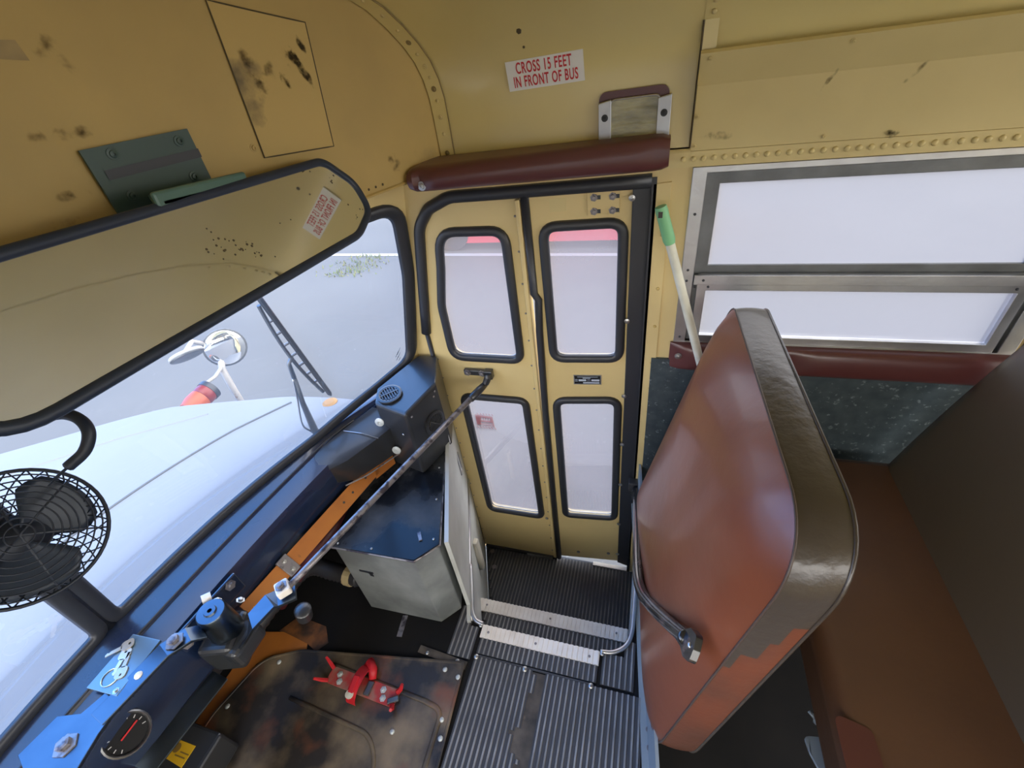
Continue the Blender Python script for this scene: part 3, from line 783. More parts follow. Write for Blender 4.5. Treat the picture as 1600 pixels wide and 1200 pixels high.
obj('arm', B().tube([c1 - n1 * .02, c1 + Vector((.09, .05, .025)), Vector((1.47, 2.16, .47))], .012, 8), 'rust_white', crs, smooth=True)
lamp = thing('marker_lamp', 'red and orange signal lamp strutted beside the crossview mirror post', 'lamp', (1.23, 2.1, .33))
la0 = Vector((1.215, 2.08, .335)); ax = Vector((1, .0, .10)).normalized()
obj('red_lens', B().lathe(la0, ax, [(0, -.005), (.045, 0), (.05, .01), (.05, .04)], 18), 'lamp_red', lamp, smooth='auto')
obj('housing', B().lathe(la0 + ax * .04, ax, [(.053, 0), (.053, .025)], 18), 'rubber', lamp, smooth='auto')
obj('orange_lens', B().lathe(la0 - ax * .03, ax, [(0, -.07), (.04, -.06), (.05, -.02), (.05, .026)], 18), 'lamp_orange', lamp, smooth='auto')
obj('strut', B().tube([la0 + ax * .05 + Vector((0, 0, .04)), (1.345, 2.1, .366), (1.40, 2.1, .385)], .009, 8), 'rust_white', lamp, smooth=True)

wip = thing('windshield_wiper', 'black wiper resting across the right windshield pane', 'wiper', (.841, 1.02, .6))
bl0, bl1 = Vector((.807, .938, 1.114)), Vector((.92, .972, .695))
wb = obj('blade', B().tube([bl0, bl0.lerp(bl1, .03), bl0.lerp(bl1, .97), bl1], [.003, .008, .008, .003], 6), 'rubber', wip)
q0 = Vector((-.006, .006, 0))
sp = [bl0.lerp(bl1, t) + q0 * (1 + 1.2 * math.sin(math.pi * t)) + Vector((-.010, 0, -.003)) * math.sin(math.pi * t) for t in [i / 14 for i in range(15)]]
obj('blade_frame', B().tube(sp[1:-1], .0055, 6), 'alu_dark', wb)
for t in (.2, .3, .4, .5, .6, .7, .8):
    a = bl0.lerp(bl1, t); obj('spacer', B().tube([a, a + q0 * (1 + 1.2 * math.sin(math.pi * t)) + Vector((-.010, 0, -.003)) * math.sin(math.pi * t)], .004, 6), 'alu', wb)
obj('arm', B().tube([(.842, 1.022, .60), (.835, 1.004, .73), (.833, .985, .83)], [.012, .008, .007], 8), 'alu_dark', wip, smooth=True)
obj('arm_head', B().tube([(.833, .985, .83), (.828, .972, .885), (.843, .966, .90)], [.007, .006, .006], 8), 'alu_dark', wip, smooth=True)
obj('washer_hose', B().tube(smooth3([(.835, 1.03, .605), (.812, 1.022, .66), (.822, 1.0, .76), (.828, .985, .83)]), .003, 6), 'alu', wip, smooth=True)

# =================================================================== DASH SIDE
def YD(x): return 1.10 - .275 * (x - .15) ** 2
dash = thing('dashboard', 'glossy black dashboard ledge along the base of the windshield', 'dashboard', (.19, 1.05, .4))
def yr(x):
    d = abs(x - .03); return 1.042 - .02 * d - .10 * d * d
b = B(); rows = []
for i in range(43):
    x = -.89 + i * (1.19 + .89) / 42
    y0, y1 = YD(x), min(yr(x), YD(x) - .012)
    rows.append([b.bm.verts.new((x, y, z)) for y, z in ((y0 + .035, .600), (y0 + .012, .604), (y0 + .004, .602), (y1 + .006, .590), (y1 + .003, .592), (y1 - .003, .590), (y1 - .005, .584),
                 (y1 - .034, .577), (y1 - .060, .568), (y1 - .068, .553), (y1 - .070, .41), (y1 - .05, .375), (y1 + .06, .366))])
for A, C in zip(rows, rows[1:]):
    for k in range(12): b.face([A[k], A[k + 1], C[k + 1], C[k]])
obj('dash_panel', b, 'dash_black', dash, smooth='auto')
obj('bead', B().tube([(x, min(yr(x), YD(x) - .012), .591) for x in [-.88 + i * .05 for i in range(37)]], .0028, 6), 'box_black', dash, smooth=True)
# fairing over the duct at the right end
b = B(); rows = []
for x, p, zt, zb in ((.705, .0, .555, .53), (.72, .055, .575, .49), (.765, .085, .580, .468), (.85, .10, .585, .462), (.95, .105, .59, .455), (.985, .105, .592, .45)):
    y = YD(x)
    rows.append([b.bm.verts.new(q) for q in ((x, y - .02, zt + .006), (x + .003, y - .035 - p * .55, zt), (x + .008, y - .04 - p, zt - .02), (x + .01, y - .04 - p * 1.02, zb + .004), (x + .008, y - .032 - p, zb), (x, y - .02, zb))])
for A, C in zip(rows, rows[1:]):
    for k in range(5): b.face([A[k], A[k + 1], C[k + 1], C[k]])
b.face(rows[0]); b.face(rows[-1][::-1])
fr = obj('fairing', b, 'box_black', dash, smooth='auto')
obj('fairing_seam', B().tube([(.865, YD(.865) - .03, .594), (.868, YD(.868) - .094, .589), (.874, YD(.874) - .143, .568)], .0016, 5), 'alu', fr)
obj('fairing_edge', B().tube([(.74, YD(.74) - .115, .476), (.80, YD(.80) - .135, .465), (.90, YD(.9) - .146, .458), (.975, YD(.975) - .150, .451)], .003, 5), 'worn_steel', fr)
fastener('washer', 'washer', (.702, YD(.702) - .072, .562), (-.2, -1, .3), 'washer', dash, .014)
obj('dash_brace', B().box((.108, .955, .392), (.20, .045, .006), Matrix.Rotation(.155, 3, 'Y') @ Matrix.Rotation(.45, 3, 'X')), 'lever_steel', dash, bevel=.002, label='grey flat brace under the dash')
obj('orange_bracket', B().plate([(.205, .40), (.255, .385), (.262, .345), (.235, .30), (.215, .31), (.20, .36)], [], lambda u, v, h: Vector((u, 1.045 + (.40 - v) * .3 + h, v)), 0, .006), 'orange', dash, label='orange painted bracket')
gg = thing('gauge', 'round black gauge with chrome rim below the dash', 'gauge', (.05, .99, .47))
gc = Vector((.047, .962, .508)); gn = Vector((-.05, -.75, .66)).normalized()
obj('bezel', B().lathe(gc, gn, [(.039, -.03), (.041, .004), (.038, .007), (.035, .003), (.035, -.004)], 28, cap=False), 'steel', gg, smooth='auto')
gf = obj('dial', B().lathe(gc, gn, [(.0355, 0), (0, .001)], 28), 'gauge_face', gg)
gu = Vector((1, 0, 0)); gv = gn.cross(gu).normalized(); Rg = Matrix((gu, gv, gn)).transposed()
obj('needle', B().box(gc + gn * .003 + gu * .006, (.036, .003, .0015), Rg), 'red_paint', gg, label='red needle')
mk = B()
for k in range(11):
    a = math.radians(210 - k * 24); mk.box(gc + gn * .002 + gu * .029 * math.cos(a) + gv * .029 * math.sin(a), (.006, .0016, .001), Rg @ Matrix.Rotation(a, 3, 'Z'))
obj('dial_marks', mk, 'gauge_mark', gf)

def fw_pt(u, v):
    x = -.9 + 2.095 * u; y0 = min(yr(x), YD(x) - .012) + .085
    return Vector((x, 1.27 * (1 - v) + y0 * v, .375 * v))
b = B(); b.grid(fw_pt, 30, 4)
struct('wall_firewall', b, 'firewall', smooth=True)
# orange brace under the dash
br = thing('dash_brace_bar', 'orange painted flat bar running under the dash towards the heater', 'brace', (.6, .9, .43))
p0, p1 = Vector((.853, .855, .446)), Vector((.331, .940, .450))
ud = (p1 - p0).normalized(); nd = Vector((.15, -.75, .65)); nd = (nd - ud * nd.dot(ud)).normalized(); wd = ud.cross(nd)
Rb = Matrix((ud, wd, nd)).transposed()
obj('bar', B().box((p0 + p1) / 2, ((p1 - p0).length, .048, .006), Rb), 'orange', br, bevel=.001)
cl = obj('clamp', B().box(p0.lerp(p1, .735), (.035, .058, .014), Rb), 'worn_steel', br, bevel=.002)
for s in (-.016, .016): fastener('bolt', 'bolt', p0.lerp(p1, .735) + wd * s + nd * .007, nd, 'steel', cl, .004)
obj('end_plate', B().plate([(-.03, -.03), (.06, -.045), (.085, .0), (.05, .03), (.02, .022)], [], lambda u, v, h: p0 - ud * u + wd * v + nd * h, -.003, .003), 'orange', br)
obj('end_plate', B().box((.775, .90, .375), (.075, .008, .05), Matrix.Rotation(.4, 3, 'Y')), 'orange', br)
for t in (.1, .22, .3): fastener('dome', 'rivet', p0.lerp(p1, t) + nd * .003, nd, 'worn_patch', br, .004)

# ------------------------------------------------ black blower box in the corner
bx = thing('defroster_box', 'black defroster box with round vents in the windshield corner', 'heater box', (1.03, .76, .40))
bp = [(.89, .70), (1.045, .655), (1.19, .708), (1.19, .775), (1.0, .855), (.925, .83)]
b = B().plate(bp, [], lambda u, v, h: Vector((u + (h * .04 if u < .95 else 0), v, .395 + h + (.03 * (u - .9) / .3 if h > .1 else 0))), 0, .265)
hs = obj('housing', b, 'box_black', bx, bevel=.010, seg=3)
def disc_vent(c, n_, r, parent):
    n_ = Vector(n_).normalized()
    v = obj('vent', B().lathe(Vector(c), n_, [(r, 0), (r, .004), (r * .85, .006), (r * .72, .004), (r * .70, -.0), (0, 0)], 24), 'box_black', parent, smooth='auto')
    u = n_.orthogonal().normalized(); w = n_.cross(u); R = Matrix((u, w, n_)).transposed(); g = B()
    for k in range(-3, 4):
        L = 2 * math.sqrt(max(0, (.70 * r) ** 2 - (k * r * .2) ** 2)); g.box(Vector(c) + w * k * r * .2 + n_ * .004, (L, r * .05, .005), R)
    g.box(Vector(c) + n_ * .005, (r * .07, r * 1.4, .005), R)
    obj('vent_grille', g, 'alu_dark', v)
    obj('vent_hole', B().lathe(Vector(c) + n_ * .001, n_, [(r * .7, 0), (0, .0002)], 20), 'fan_black', v)
disc_vent((.975, .792, .672), (-.1, -.05, 1), .042, hs)
fnv = Vector((-.045, -.155, 0)).normalized()
disc_vent(Vector((.995, .6695, .545)) + fnv * .000, fnv, .045, hs)
for p in ((.915, .692, .64), (1.03, .659, .655), (1.02, .662, .64)): fastener('dome', 'screw', Vector(p) + fnv * .002, fnv, 'worn_steel', hs, .004)
lf = Vector((-1, .27, 0)).normalized()
for p in ((.905, .795, .625), (.915, .78, .49)): fastener('washer', 'washer', Vector(p) + lf * .014, lf + Vector((0, -.4, .2)), 'washer', hs, .015)
fastener('dome', 'screw', Vector((.895, .725, .58)) + lf * .004, lf, 'steel', hs, .004)
obj('foil_tab', B().plate([(1.03, .415), (1.09, .43), (1.10, .50), (1.05, .50)], [], pmap, .003, .005), 'alu', hs)

# ------------------------------------------------ heater cabinet
hb = thing('heater_cabinet', 'galvanised heater cabinet with a glossy black top on the floor', 'heater', (.8, .78, 0))
hp = [(.585, .872), (.590, .600), (.650, .548), (1.03, .685), (1.03, .90), (.93, .925)]
obj('body', B().plate(hp, [], fl(0), .004, .384), 'galvanised', hb, bevel=.003)
hl = [(.578, .873), (.584, .595), (.648, .541), (1.035, .681), (1.035, .91), (.93, .93)]
ld = obj('lid', B().plate(hl, [], fl(.384), 0, .008), 'lid_black', hb, bevel=.002)
obj('lid_edge', B().tube([Vector((x, y, .386)) for x, y in hl[:4]], .004, 6), 'worn_steel', ld)
for p in ((.590, .855, .393), (.594, .74, .393), (.66, .565, .393), (.80, .615, .393), (.93, .66, .393)): fastener('dome', 'screw', p, (0, 0, 1), 'steel', ld, .004)
obj('lid_clip', B().box((.66, .61, .395), (.03, .010, .004), Matrix.Rotation(.6, 3, 'Z')), 'worn_steel', ld)
obj('pencil_mark', B().box((.585, .80, .26), (.002, .05, .008)).box((.585, .785, .25), (.002, .012, .02)), 'rubber', hb)
ho = thing('heater_hose', 'black corrugated hose with a tan band under the dash', 'hose', (.6, 1.0, .15))
path = smooth3([(.30, 1.17, .10), (.45, 1.14, .14), (.6, 1.09, .155), (.612, .98, .152), (.61, .88, .15)], 14)
obj('tube', B().tube(path, [.028 + .003 * (k % 2) for k in range(len(path))], 12), 'hose', ho, smooth=True)
obj('band', B().tube([(.6115, .93, .151), (.6105, .905, .1505)], .034, 14), 'hose_band', ho, label='tan tape band')
rh = thing('coolant_hose', 'dark red coolant hose looped behind the heater cabinet', 'hose', (.72, 1.05, .2))
obj('tube', B().tube(smooth3([(.50, 1.17, .06), (.60, 1.06, .21), (.70, .98, .29), (.80, .97, .29), (.86, 1.03, .22), (.88, 1.12, .12)], 10), .020, 10), 'dark_red', rh, smooth=True)

# ------------------------------------------------ door opener linkage
op = thing('door_opener', 'steel door opener lever and long rod linking the dash to the door', 'door opener', (.27, .9, .5))
ra, rb = Vector((.352, .742, .612)), Vector((1.135, .545, .590))
rod = obj('rod', B().tube([ra, ra.lerp(rb, .12), ra.lerp(rb, .5), rb], [.0075, .0085, .0095, .0095], 12), 'worn_steel', op, smooth=True)
obj('rod_collar', B().tube([ra.lerp(rb, .93), rb + Vector((0, -.0, 0)), Vector((1.158, .530, .598))], [.013, .014, .011], 12), 'box_black', rod, smooth=True)
hd = obj('door_bracket', B().tube([(1.158, .530, .598), (1.165, .519, .622), (1.17, .520, .632)], [.012, .013, .012], 10).box((1.189, .565, .625), (.016, .10, .022)).box((1.186, .522, .622), (.024, .03, .034)), 'box_black', op, bevel=.003, label='black bracket bolted to the front door leaf')
for y in (.60, .545): fastener('bolt', 'bolt', (1.18, y, .627), (-1, 0, 0), 'worn_steel', hd, .008)
obj('rod_end', B().box(ra + Vector((-.006, .01, .0)), (.035, .03, .022), Matrix.Rotation(.9, 3, 'Z')), 'nosing_white', op, bevel=.004, label='pale worn clevis')
fastener('bolt', 'bolt', ra + Vector((-.006, .01, .011)), (0, 0, 1), 'worn_steel', op, .008)
def bar(name, pts, w, z_t=.004, m='lever_steel'):
    """flat bar following a centre line"""
    P = [Vector(p) for p in pts]; b = B(); rows = []
    for i, p in enumerate(P):
        t = (P[min(i + 1, len(P) - 1)] - P[max(i - 1, 0)]).normalized(); s = Vector((t.y, -t.x, 0)).normalized() * w / 2
        u = Vector((0, 0, z_t))
        rows.append([b.bm.verts.new(q) for q in (p - s + u, p + s + u, p + s - u, p - s - u)])
    for A, C in zip(rows, rows[1:]):
        for k in range(4): b.face([A[k], A[(k + 1) % 4], C[(k + 1) % 4], C[k]])
    b.face(rows[0]); b.face(rows[-1][::-1])
    return obj(name, b, m, op, bevel=.001)
bar('lever', [(.356, .735, .590), (.330, .765, .592), (.318, .772, .60), (.272, .792, .590), (.263, .812, .545), (.262, .85, .50)], .044)
bar('lever', [(.235, .895, .578), (.215, .905, .600), (.175, .925, .607), (.10, .945, .600), (.045, .955, .600)], .042)
obj('handle_plate', B().plate([(.075, .935), (.085, .985), (.045, 1.0), (.030, 1.045), (-.035, 1.055), (-.06, .98), (-.12, .93), (-.12, .89), (.03, .93)], [], fl(.598), -.004, .004), 'lever_steel', op, bevel=.001)
fastener('bolt', 'bolt', (.0, .975, .602), (0, 0, 1), 'worn_steel', op, .012)
fastener('bolt', 'bolt', (.195, .915, .611), (0, 0, 1), 'worn_steel', op, .011)
fastener('dome', 'rivet', (.125, .94, .606), (0, 0, 1), 'nosing_white', op, .008)
pv = obj('pivot', B().lathe((.268, .905, .52), (.0, -.1, 1), [(.036, -.05), (.036, .0), (.033, .055), (.031, .078), (.0285, .082), (.014, .082), (.012, .086), (.005, .086), (.005, .07), (0, .07)], 26), 'lever_steel', op, smooth='auto')
obj('pivot_block', B().box((.262, .915, .465), (.10, .085, .10), Matrix.Rotation(.3, 3, 'Z')).box((.262, .875, .475), (.085, .06, .06)), 'box_black', op, bevel=.014, seg=3)
obj('mount_plate', B().box((.285, .950, .545), (.17, .008, .06), Matrix.Rotation(-.12, 3, 'Z')), 'dash_black', op, bevel=.003)
for p in ((.345, .938, .56), (.215, .955, .535)): fastener('bolt', 'bolt', p, (-.1, -1, .2), 'worn_steel', op, .008)
for p in ((.30, .925, .575), (.325, .90, .54), (.33, .875, .50)): fastener('bolt', 'bolt', p, (.5, -.3, .8), 'steel', op, .006)
obj('linkage_pin', B().tube([(.285, .94, .60), (.30, .93, .595)], .011, 8), 'nosing_white', op)
obj('horn_button', B().lathe((.372, .80, .44), (0, -.3, 1), [(.02, -.04), (.021, 0), (.017, .004), (0, .006)], 18), 'box_black', op, smooth='auto')

# tray with keys on the dash
ty = thing('dash_tray', 'small blue grey metal tray bolted to the dash, keys on it', 'tray', (.14, 1.0, .57))
obj('tray_plate', B().plate([(.085, .952), (.191, .957), (.187, 1.034), (.081, 1.033)], [], fl(.602), -.003, .003), 'key_plate', ty, bevel=.001)
obj('tray_leg', B().box((.135, 1.022, .592), (.09, .012, .016)), 'key_plate', ty)
fastener('bolt', 'bolt', (.092, .962, .605), (0, 0, 1), 'steel', ty, .004)
def key(name, c, ang, label, m):
    t = thing(name, label, 'key', (c[0], c[1], .605))
    R = Matrix.Rotation(ang, 3, 'Z'); c = Vector(c)
    mp2 = lambda u, v, h: c + R @ Vector((u, v, h))
    obj('bow', B().plate(rpoly([(-.012, -.011), (.012, -.011), (.012, .011), (-.012, .011)], .009), [rpoly([(-.007, -.003), (-.002, -.003), (-.002, .003), (-.007, .003)], .002, 3)], mp2, 0, .002), m, t)
    obj('blade', B().plate([(.010, -.004), (.030, -.004), (.034, -.002), (.037, -.004), (.041, -.001), (.041, .003), (.010, .004)], [], mp2, 0, .002), m, t)
    return t
key('key', (.120, .983, .6055), .5, 'brown key at the rear edge of the dash tray', 'key_brass')
key('key', (.150, 1.010, .6055), 3.5, 'pale key in the middle of the dash tray', 'key_pale')
key('key', (.166, 1.020, .608), 2.4, 'tan key at the front end of the dash tray', 'key_brass')
rg = tag(obj('key_ring', B().tube([(.108 + .017 * math.cos(a), .998 + .017 * math.sin(a), .6065) for a in [i * math.pi / 12 for i in range(24)]], .0012, 6, closed=True), 'steel'), 'thin wire key ring lying on the dash tray', 'key ring')

# pedal box with a yellow label
pb = thing('pedal_box', 'black box with a yellow caution label on the floor under the dash', 'box', (.06, 1.15, 0))
obj('case', B().box((.055, 1.145, .062), (.16, .19, .11)), 'box_black', pb, bevel=.008)
lab = obj('caution_label', B().plate([(.044, 1.10), (.092, 1.10), (.092, 1.168), (.050, 1.168)], [], fl(.117), 0, .001), 'yellow_label', pb, label='yellow label with an oval mark and two lines')
obj('label_mark', B().lathe((.076, 1.150, .1182), (0, 0, 1), [(.011, 0), (.011, .0006), (0, .0006)], 16).box((.062, 1.125, .1185), (.003, .035, .0006)).box((.071, 1.118, .1185), (.003, .03, .0006)), 'label_ink', lab)

# ------------------------------------------------ floor plate with the extinguisher bracket
fp = thing('floor_plate', 'rusty black pressed steel plate screwed to the floor', 'floor plate', (.3, .8, 0))
fpts = rpoly([(.486, .478), (.40, 1.03), (.345, 1.15), (.18, 1.195), (-.7, 1.215), (-.7, .464), (.2, .460)], [.01, .08, .10, .1, 0, 0, 0], 8)
obj('sheet', B().plate(fpts, [], fl(0), .003, .010), 'plate_rusty', fp)
cm = fl(.009)
obj('pressed_rib', B().ring(dens(rpoly([(.385, .90), (.362, .56), (.352, .498), (.22, .494), (-.1, .495)], [0, .1, .07, .1, 0]), .03, False), .016, .006, cm, 5, closed=False), 'plate_rusty', fp, smooth=True)
obj('pressed_rib', B().ring(dens(rpoly([(.272, .98), (.248, .68), (.19, .632), (.0, .62)], [0, .09, .08, 0]), .03, False), .013, .006, cm, 5, closed=False), 'plate_rusty', fp, smooth=True)
obj('rim', B().ring(dens(fpts, .05), .010, .003, cm, 3), 'plate_rusty', fp)
for p in ((.444, .482), (.288, .476), (.455, .53), (.351, 1.085), (.205, 1.165), (.27, .62), (.33, .49)): fastener('dome', 'screw', (*p, .010), (0, 0, 1), 'washer', fp, .0075)
obj('orange_border', B().plate([(-.2, 1.23), (.17, 1.205), (.33, 1.165), (.365, 1.13), (.405, 1.02), (.425, 1.03), (.44, 1.14), (.42, 1.235), (-.2, 1.245)], [], fl(0), .0, .003), 'orange', floor)
obj('orange_border', B().plate([(.41, .985), (.445, .96), (.49, 1.0), (.50, 1.12), (.44, 1.16), (.425, 1.03)], [], fl(0), .0, .002), 'orange_worn', floor)

eb = thing('extinguisher_bracket', 'red metal bracket with a clip strap bolted to the rusty plate', 'bracket', (.35, .77, .01))
ex = Vector((-.055, -1, 0)).normalized(); ey = Vector((1, -.055, 0)).normalized(); eo = Vector((.352, .77, .012))
em = lambda u, v, h: eo + ex * u + ey * v + Vector((0, 0, h))
obj('back_plate', B().plate([(-.12, -.018), (-.11, -.024), (.12, -.024), (.128, -.018), (.128, .018), (.12, .024), (-.11, .024), (-.12, .018)], [], em, 0, .004), 'red_worn', eb, bevel=.001)
for s in (-1, 1):
    obj('prong', B().tube([em(-.115, s * .017, .003), em(-.128, s * .024, .014), em(-.145, s * .032, .034)], [.006, .006, .004], 6), 'red_paint', eb)
    obj('prong', B().tube([em(.12, s * .017, .003), em(.13, s * .026, .012), em(.134, s * .034, .026)], [.008, .007, .005], 6), 'red_paint', eb)
obj('foam_pad', B().box(em(.12, -.006, .009), (.016, .035, .008), Matrix.Rotation(.5, 3, 'Z')), 'alu_dark', eb, bevel=.003)
obj('foam_pad', B().box(em(.03, 0, .009), (.040, .020, .008)), 'alu_dark', eb, bevel=.003)
b = B(); rows = []
for i in range(15):
    a = math.pi * i / 14; v = -.052 * math.cos(a); h = .006 + .038 * math.sin(a)
    rows.append([b.bm.verts.new(em(u, v, h + dh)) for u, dh in ((-.016, 0), (.016, 0), (.016, .003), (-.016, .003))])
for A, C in zip(rows, rows[1:]):
    for k in range(4): b.face([A[k], A[(k + 1) % 4], C[(k + 1) % 4], C[k]])
st = obj('strap', b, 'red_paint', eb, smooth='auto')
obj('strap_tail', B().tube([em(-.01, .05, .010), em(.0, .062, .022), em(.022, .045, .024), em(.03, .024, .012)], [.011, .014, .014, .011], 8), 'red_paint', eb, smooth=True)
ck = obj('clip', B().box(em(-.002, -.012, .047), (.046, .017, .008), Matrix.Rotation(-.15, 3, 'Y')), 'red_paint', eb, bevel=.002)
obj('clip_tip', B().lathe(em(-.002, -.038, .040), (0, 0, 1), [(.012, 0), (.012, .006), (0, .008)], 14), 'cream', ck, label='pale rounded clip end')
for u, v in ((-.085, .008), (-.075, -.010), (.075, .010), (.085, -.010)): fastener('bolt', 'bolt', em(u, v, .004), (0, 0, 1), 'washer', eb, .006)

# ------------------------------------------------ fan on a gooseneck
fan = thing('dash_fan', 'black wire caged fan hanging in front of the windshield', 'fan', (.143, .80, 1.08))
fc = Vector((.154, .79, 1.084)); fa = Vector((-.12, -.83, .52)).normalized()
fu = fa.cross(Vector((0, 0, 1))).normalized(); fv = fa.cross(fu).normalized()
cage = obj('front_guard', B().tube([fc + (fu * math.cos(t) + fv * math.sin(t)) * .090 for t in [i * math.pi / 24 for i in range(48)]], .0026, 6, closed=True), 'fan_black', fan, smooth=True)
for k in range(9):
    r = .014 + k * .0086; h = .030 * (1 - (r / .09) ** 2)
    obj('guard_ring', B().tube([fc + fa * h + (fu * math.cos(t) + fv * math.sin(t)) * r for t in [i * math.pi / 20 for i in range(40)]], .0011, 5, closed=True), 'fan_black', cage, smooth=True)
for k in range(6):
    t = k * math.pi / 3 + .3; dr = fu * math.cos(t) + fv * math.sin(t)
    obj('guard_spoke', B().tube([fc + fa * (.031 * (1 - (q / .09) ** 2) - .001) + dr * q for q in (.0, .03, .06, .09)], .0014, 5), 'fan_black', cage)
b = B()
for s in (1, -1):
    for k in range(30):
        pts = []
        for q in range(7):
            r = .090 - q * .011; t = k * math.pi / 15 + s * q * .11; h = -.045 * math.sin(q / 6 * math.pi / 2)
            pts.append(fc + fa * h + (fu * math.cos(t) + fv * math.sin(t)) * r)
        b.tube(pts, .0011, 4)
obj('rear_guard', b, 'fan_black', fan)
for k in range(3):
    t0 = 1.15 + k * 2 * math.pi / 3; b = B()
    def bp_(u, v, t0=t0):
        r = .012 + .070 * u; t = t0 + (v - .5) * (1.45 + .30 * math.sin(u * 2.6)) * (1.0 if u < .8 else 1 - (u - .8) * 1.6)
        return fc + fa * (-.012 + .020 * (v - .5)) + (fu * math.cos(t) + fv * math.sin(t)) * r
    b.grid(bp_, 8, 8); bl = obj('blade', b, 'fan_blade', fan, smooth=True)
    md = bl.modifiers.new('thickness', 'SOLIDIFY'); md.thickness = .0015
obj('motor', B().lathe(fc - fa * .05, fa, [(.0, -.02), (.028, -.015), (.032, .0), (.032, .03), (.018, .045), (.0, .052)], 20), 'fan_black', fan, smooth='auto')
obj('gooseneck', B().tube(smooth3([(.33, .772, 1.36), (.25, .775, 1.25), (.258, .772, 1.213), (.27, .742, 1.208), (.270, .719, 1.199), (.262, .708, 1.184), (.246, .712, 1.166), (.228, .730, 1.153)], 8), .0075, 10), 'fan_black', fan, smooth=True)
for s in (-1, 1):
    obj('hanger_wire', B().tube([Vector((.232 + s * .004, .727, 1.155)), Vector((.216 + s * .005, .742, 1.145)), fc + (Vector((.216, .742, 1.145)) - fc).normalized() * .088 + fu * s * .006], .0016, 6), 'fan_black', fan)

# ------------------------------------------------ wide interior mirror
rm = thing('rear_view_mirror', 'long black rimmed interior mirror hung from a green bracket', 'mirror', (.5, .77, 1.44))
Mo = Vector((.757, .617, 1.314)); md1 = Vector((.999, -.028, -.046)).normalized(); mn = Vector((-.009, -.929, .369)).normalized(); mv = mn.cross(md1).normalized()
if mv.z < 0: mv = -mv
mm = lambda u, v, h: Mo + md1 * u + mv * v + mn * h
mo_ = rpoly([(-.605, -.070), (.060, -.062), (.136, -.030), (.138, .030), (.085, .088), (-.605, .090)], [.07, .10, .04, .05, .05, .07], 8)
obj('glass', B().plate(mo_, [], mm, -.001, .0), 'mirror', rm)
obj('housing', B().plate([(u * 1.0, v) for u, v in mo_], [], mm, -.014, -.0015), 'mirror_rim', rm, bevel=.004)
obj('rim', B().ring(dens(mo_, .03), .016, .008, lambda u, v, h: mm(u, v, h - .002), 6), 'mirror_rim', rm, smooth=True)
sp_ = B()
random.seed(3)
for cx, cy, n, s in ((-.24, .018, 14, .012), (-.205, .006, 14, .010), (-.19, -.014, 5, .010), (.09, .05, 6, .012), (.10, -.02, 6, .02), (.02, .075, 5, .012), (-.1, .03, 4, .05)):
    for k in range(n):
        sp_.lathe(mm(cx + random.gauss(0, s), cy + random.gauss(0, s * .7), .0002), mn, [(random.uniform(.0008, .0022), 0), (0, .0002)], 6)
obj('mirror_specks', sp_, 'seam_dark', rm)  # dirt specks; the tight clusters paint in dots reflected from the ceiling
bk = obj('bracket_plate', B().grid(lambda u, v: bh(.50 + .156 * u, 1.403 + .083 * v, .004), 6, 2) and None or (lambda b: (b.grid(lambda u, v: bh(.50 + .156 * u, 1.398 + .088 * v, .005), 6, 2), b)[1])(B()), 'green_plate', rm)
md = bk.modifiers.new('thickness', 'SOLIDIFY'); md.thickness = .004
obj('bracket_slot', B().grid(lambda u, v: bh(.513 + .145 * u, 1.443 + .012 * v + .003 * u, .0065), 6, 1) and None or (lambda b: (b.grid(lambda u, v: bh(.513 + .143 * u, 1.444 + .013 * v, .0105), 6, 1), b)[1])(B()), 'rubber', bk)
for x, z in ((.536, 1.474), (.634, 1.472), (.53, 1.418), (.63, 1.42)): fastener('screw', 'screw', bh(x, z, .0095), (-.2, -1, 0), 'green_plate', bk, .0055)
obj('bracket_arm', B().plate([(.545, .748), (.65, .725), (.640, .662), (.630, .652), (.490, .652), (.484, .662)], [], lambda u, v, h: Vector((u, v, 1.409 - (u - .565) * .075 + h)), -.004, .004), 'green_flange', rm, bevel=.002)
obj('bracket_arm', B().box((.566, .656, 1.4125), (.170, .008, .024), Matrix.Rotation(.075, 3, 'Y')), 'green_flange', rm, bevel=.004)

# ------------------------------------------------ access panel and marks on the bulkhead
ap = thing('access_panel', 'scuffed yellow access panel set in the bulkhead above the mirror', 'panel', (.85, .69, 1.41))
qa = [(.769, 1.418), (.921, 1.406), (.943, 1.611), (.778, 1.646)]
def quad(u, v):
    a = Vector(qa[0]).lerp(Vector(qa[1]), u); c = Vector(qa[3]).lerp(Vector(qa[2]), u); return a.lerp(c, v)
b = B(); b.grid(lambda u, v: bh(*quad(u, v), .002), 8, 10)
apo = obj('cover', b, 'panel_scuffed', ap, smooth=True)
obj('gap', B().tube([bh(*quad(*q), .002) for q in dens([(0, 0), (1, 0), (1, 1), (0, 1)], .1)], .0013, 5, closed=True), 'seam_dark', apo)
def smear(name, mp, corners, m, parent, nu=6):
    b = B(); P = [Vector(p) for p in corners]
    fn = lambda u, v: mp(*(P[0].lerp(P[1], u).lerp(P[3].lerp(P[2], u), v)))
    g = b.grid(fn, nu, nu)
    uv = b.bm.loops.layers.uv.new('UVMap'); idx = {g[i][j]: (i / nu, j / nu) for i in range(nu + 1) for j in range(nu + 1)}
    for f in b.bm.faces:
        for lp in f.loops: lp[uv].uv = idx[lp.vert]
    return obj(name, b, m, parent)
apm = lambda u, v: bh(*quad(u, v), .0035)
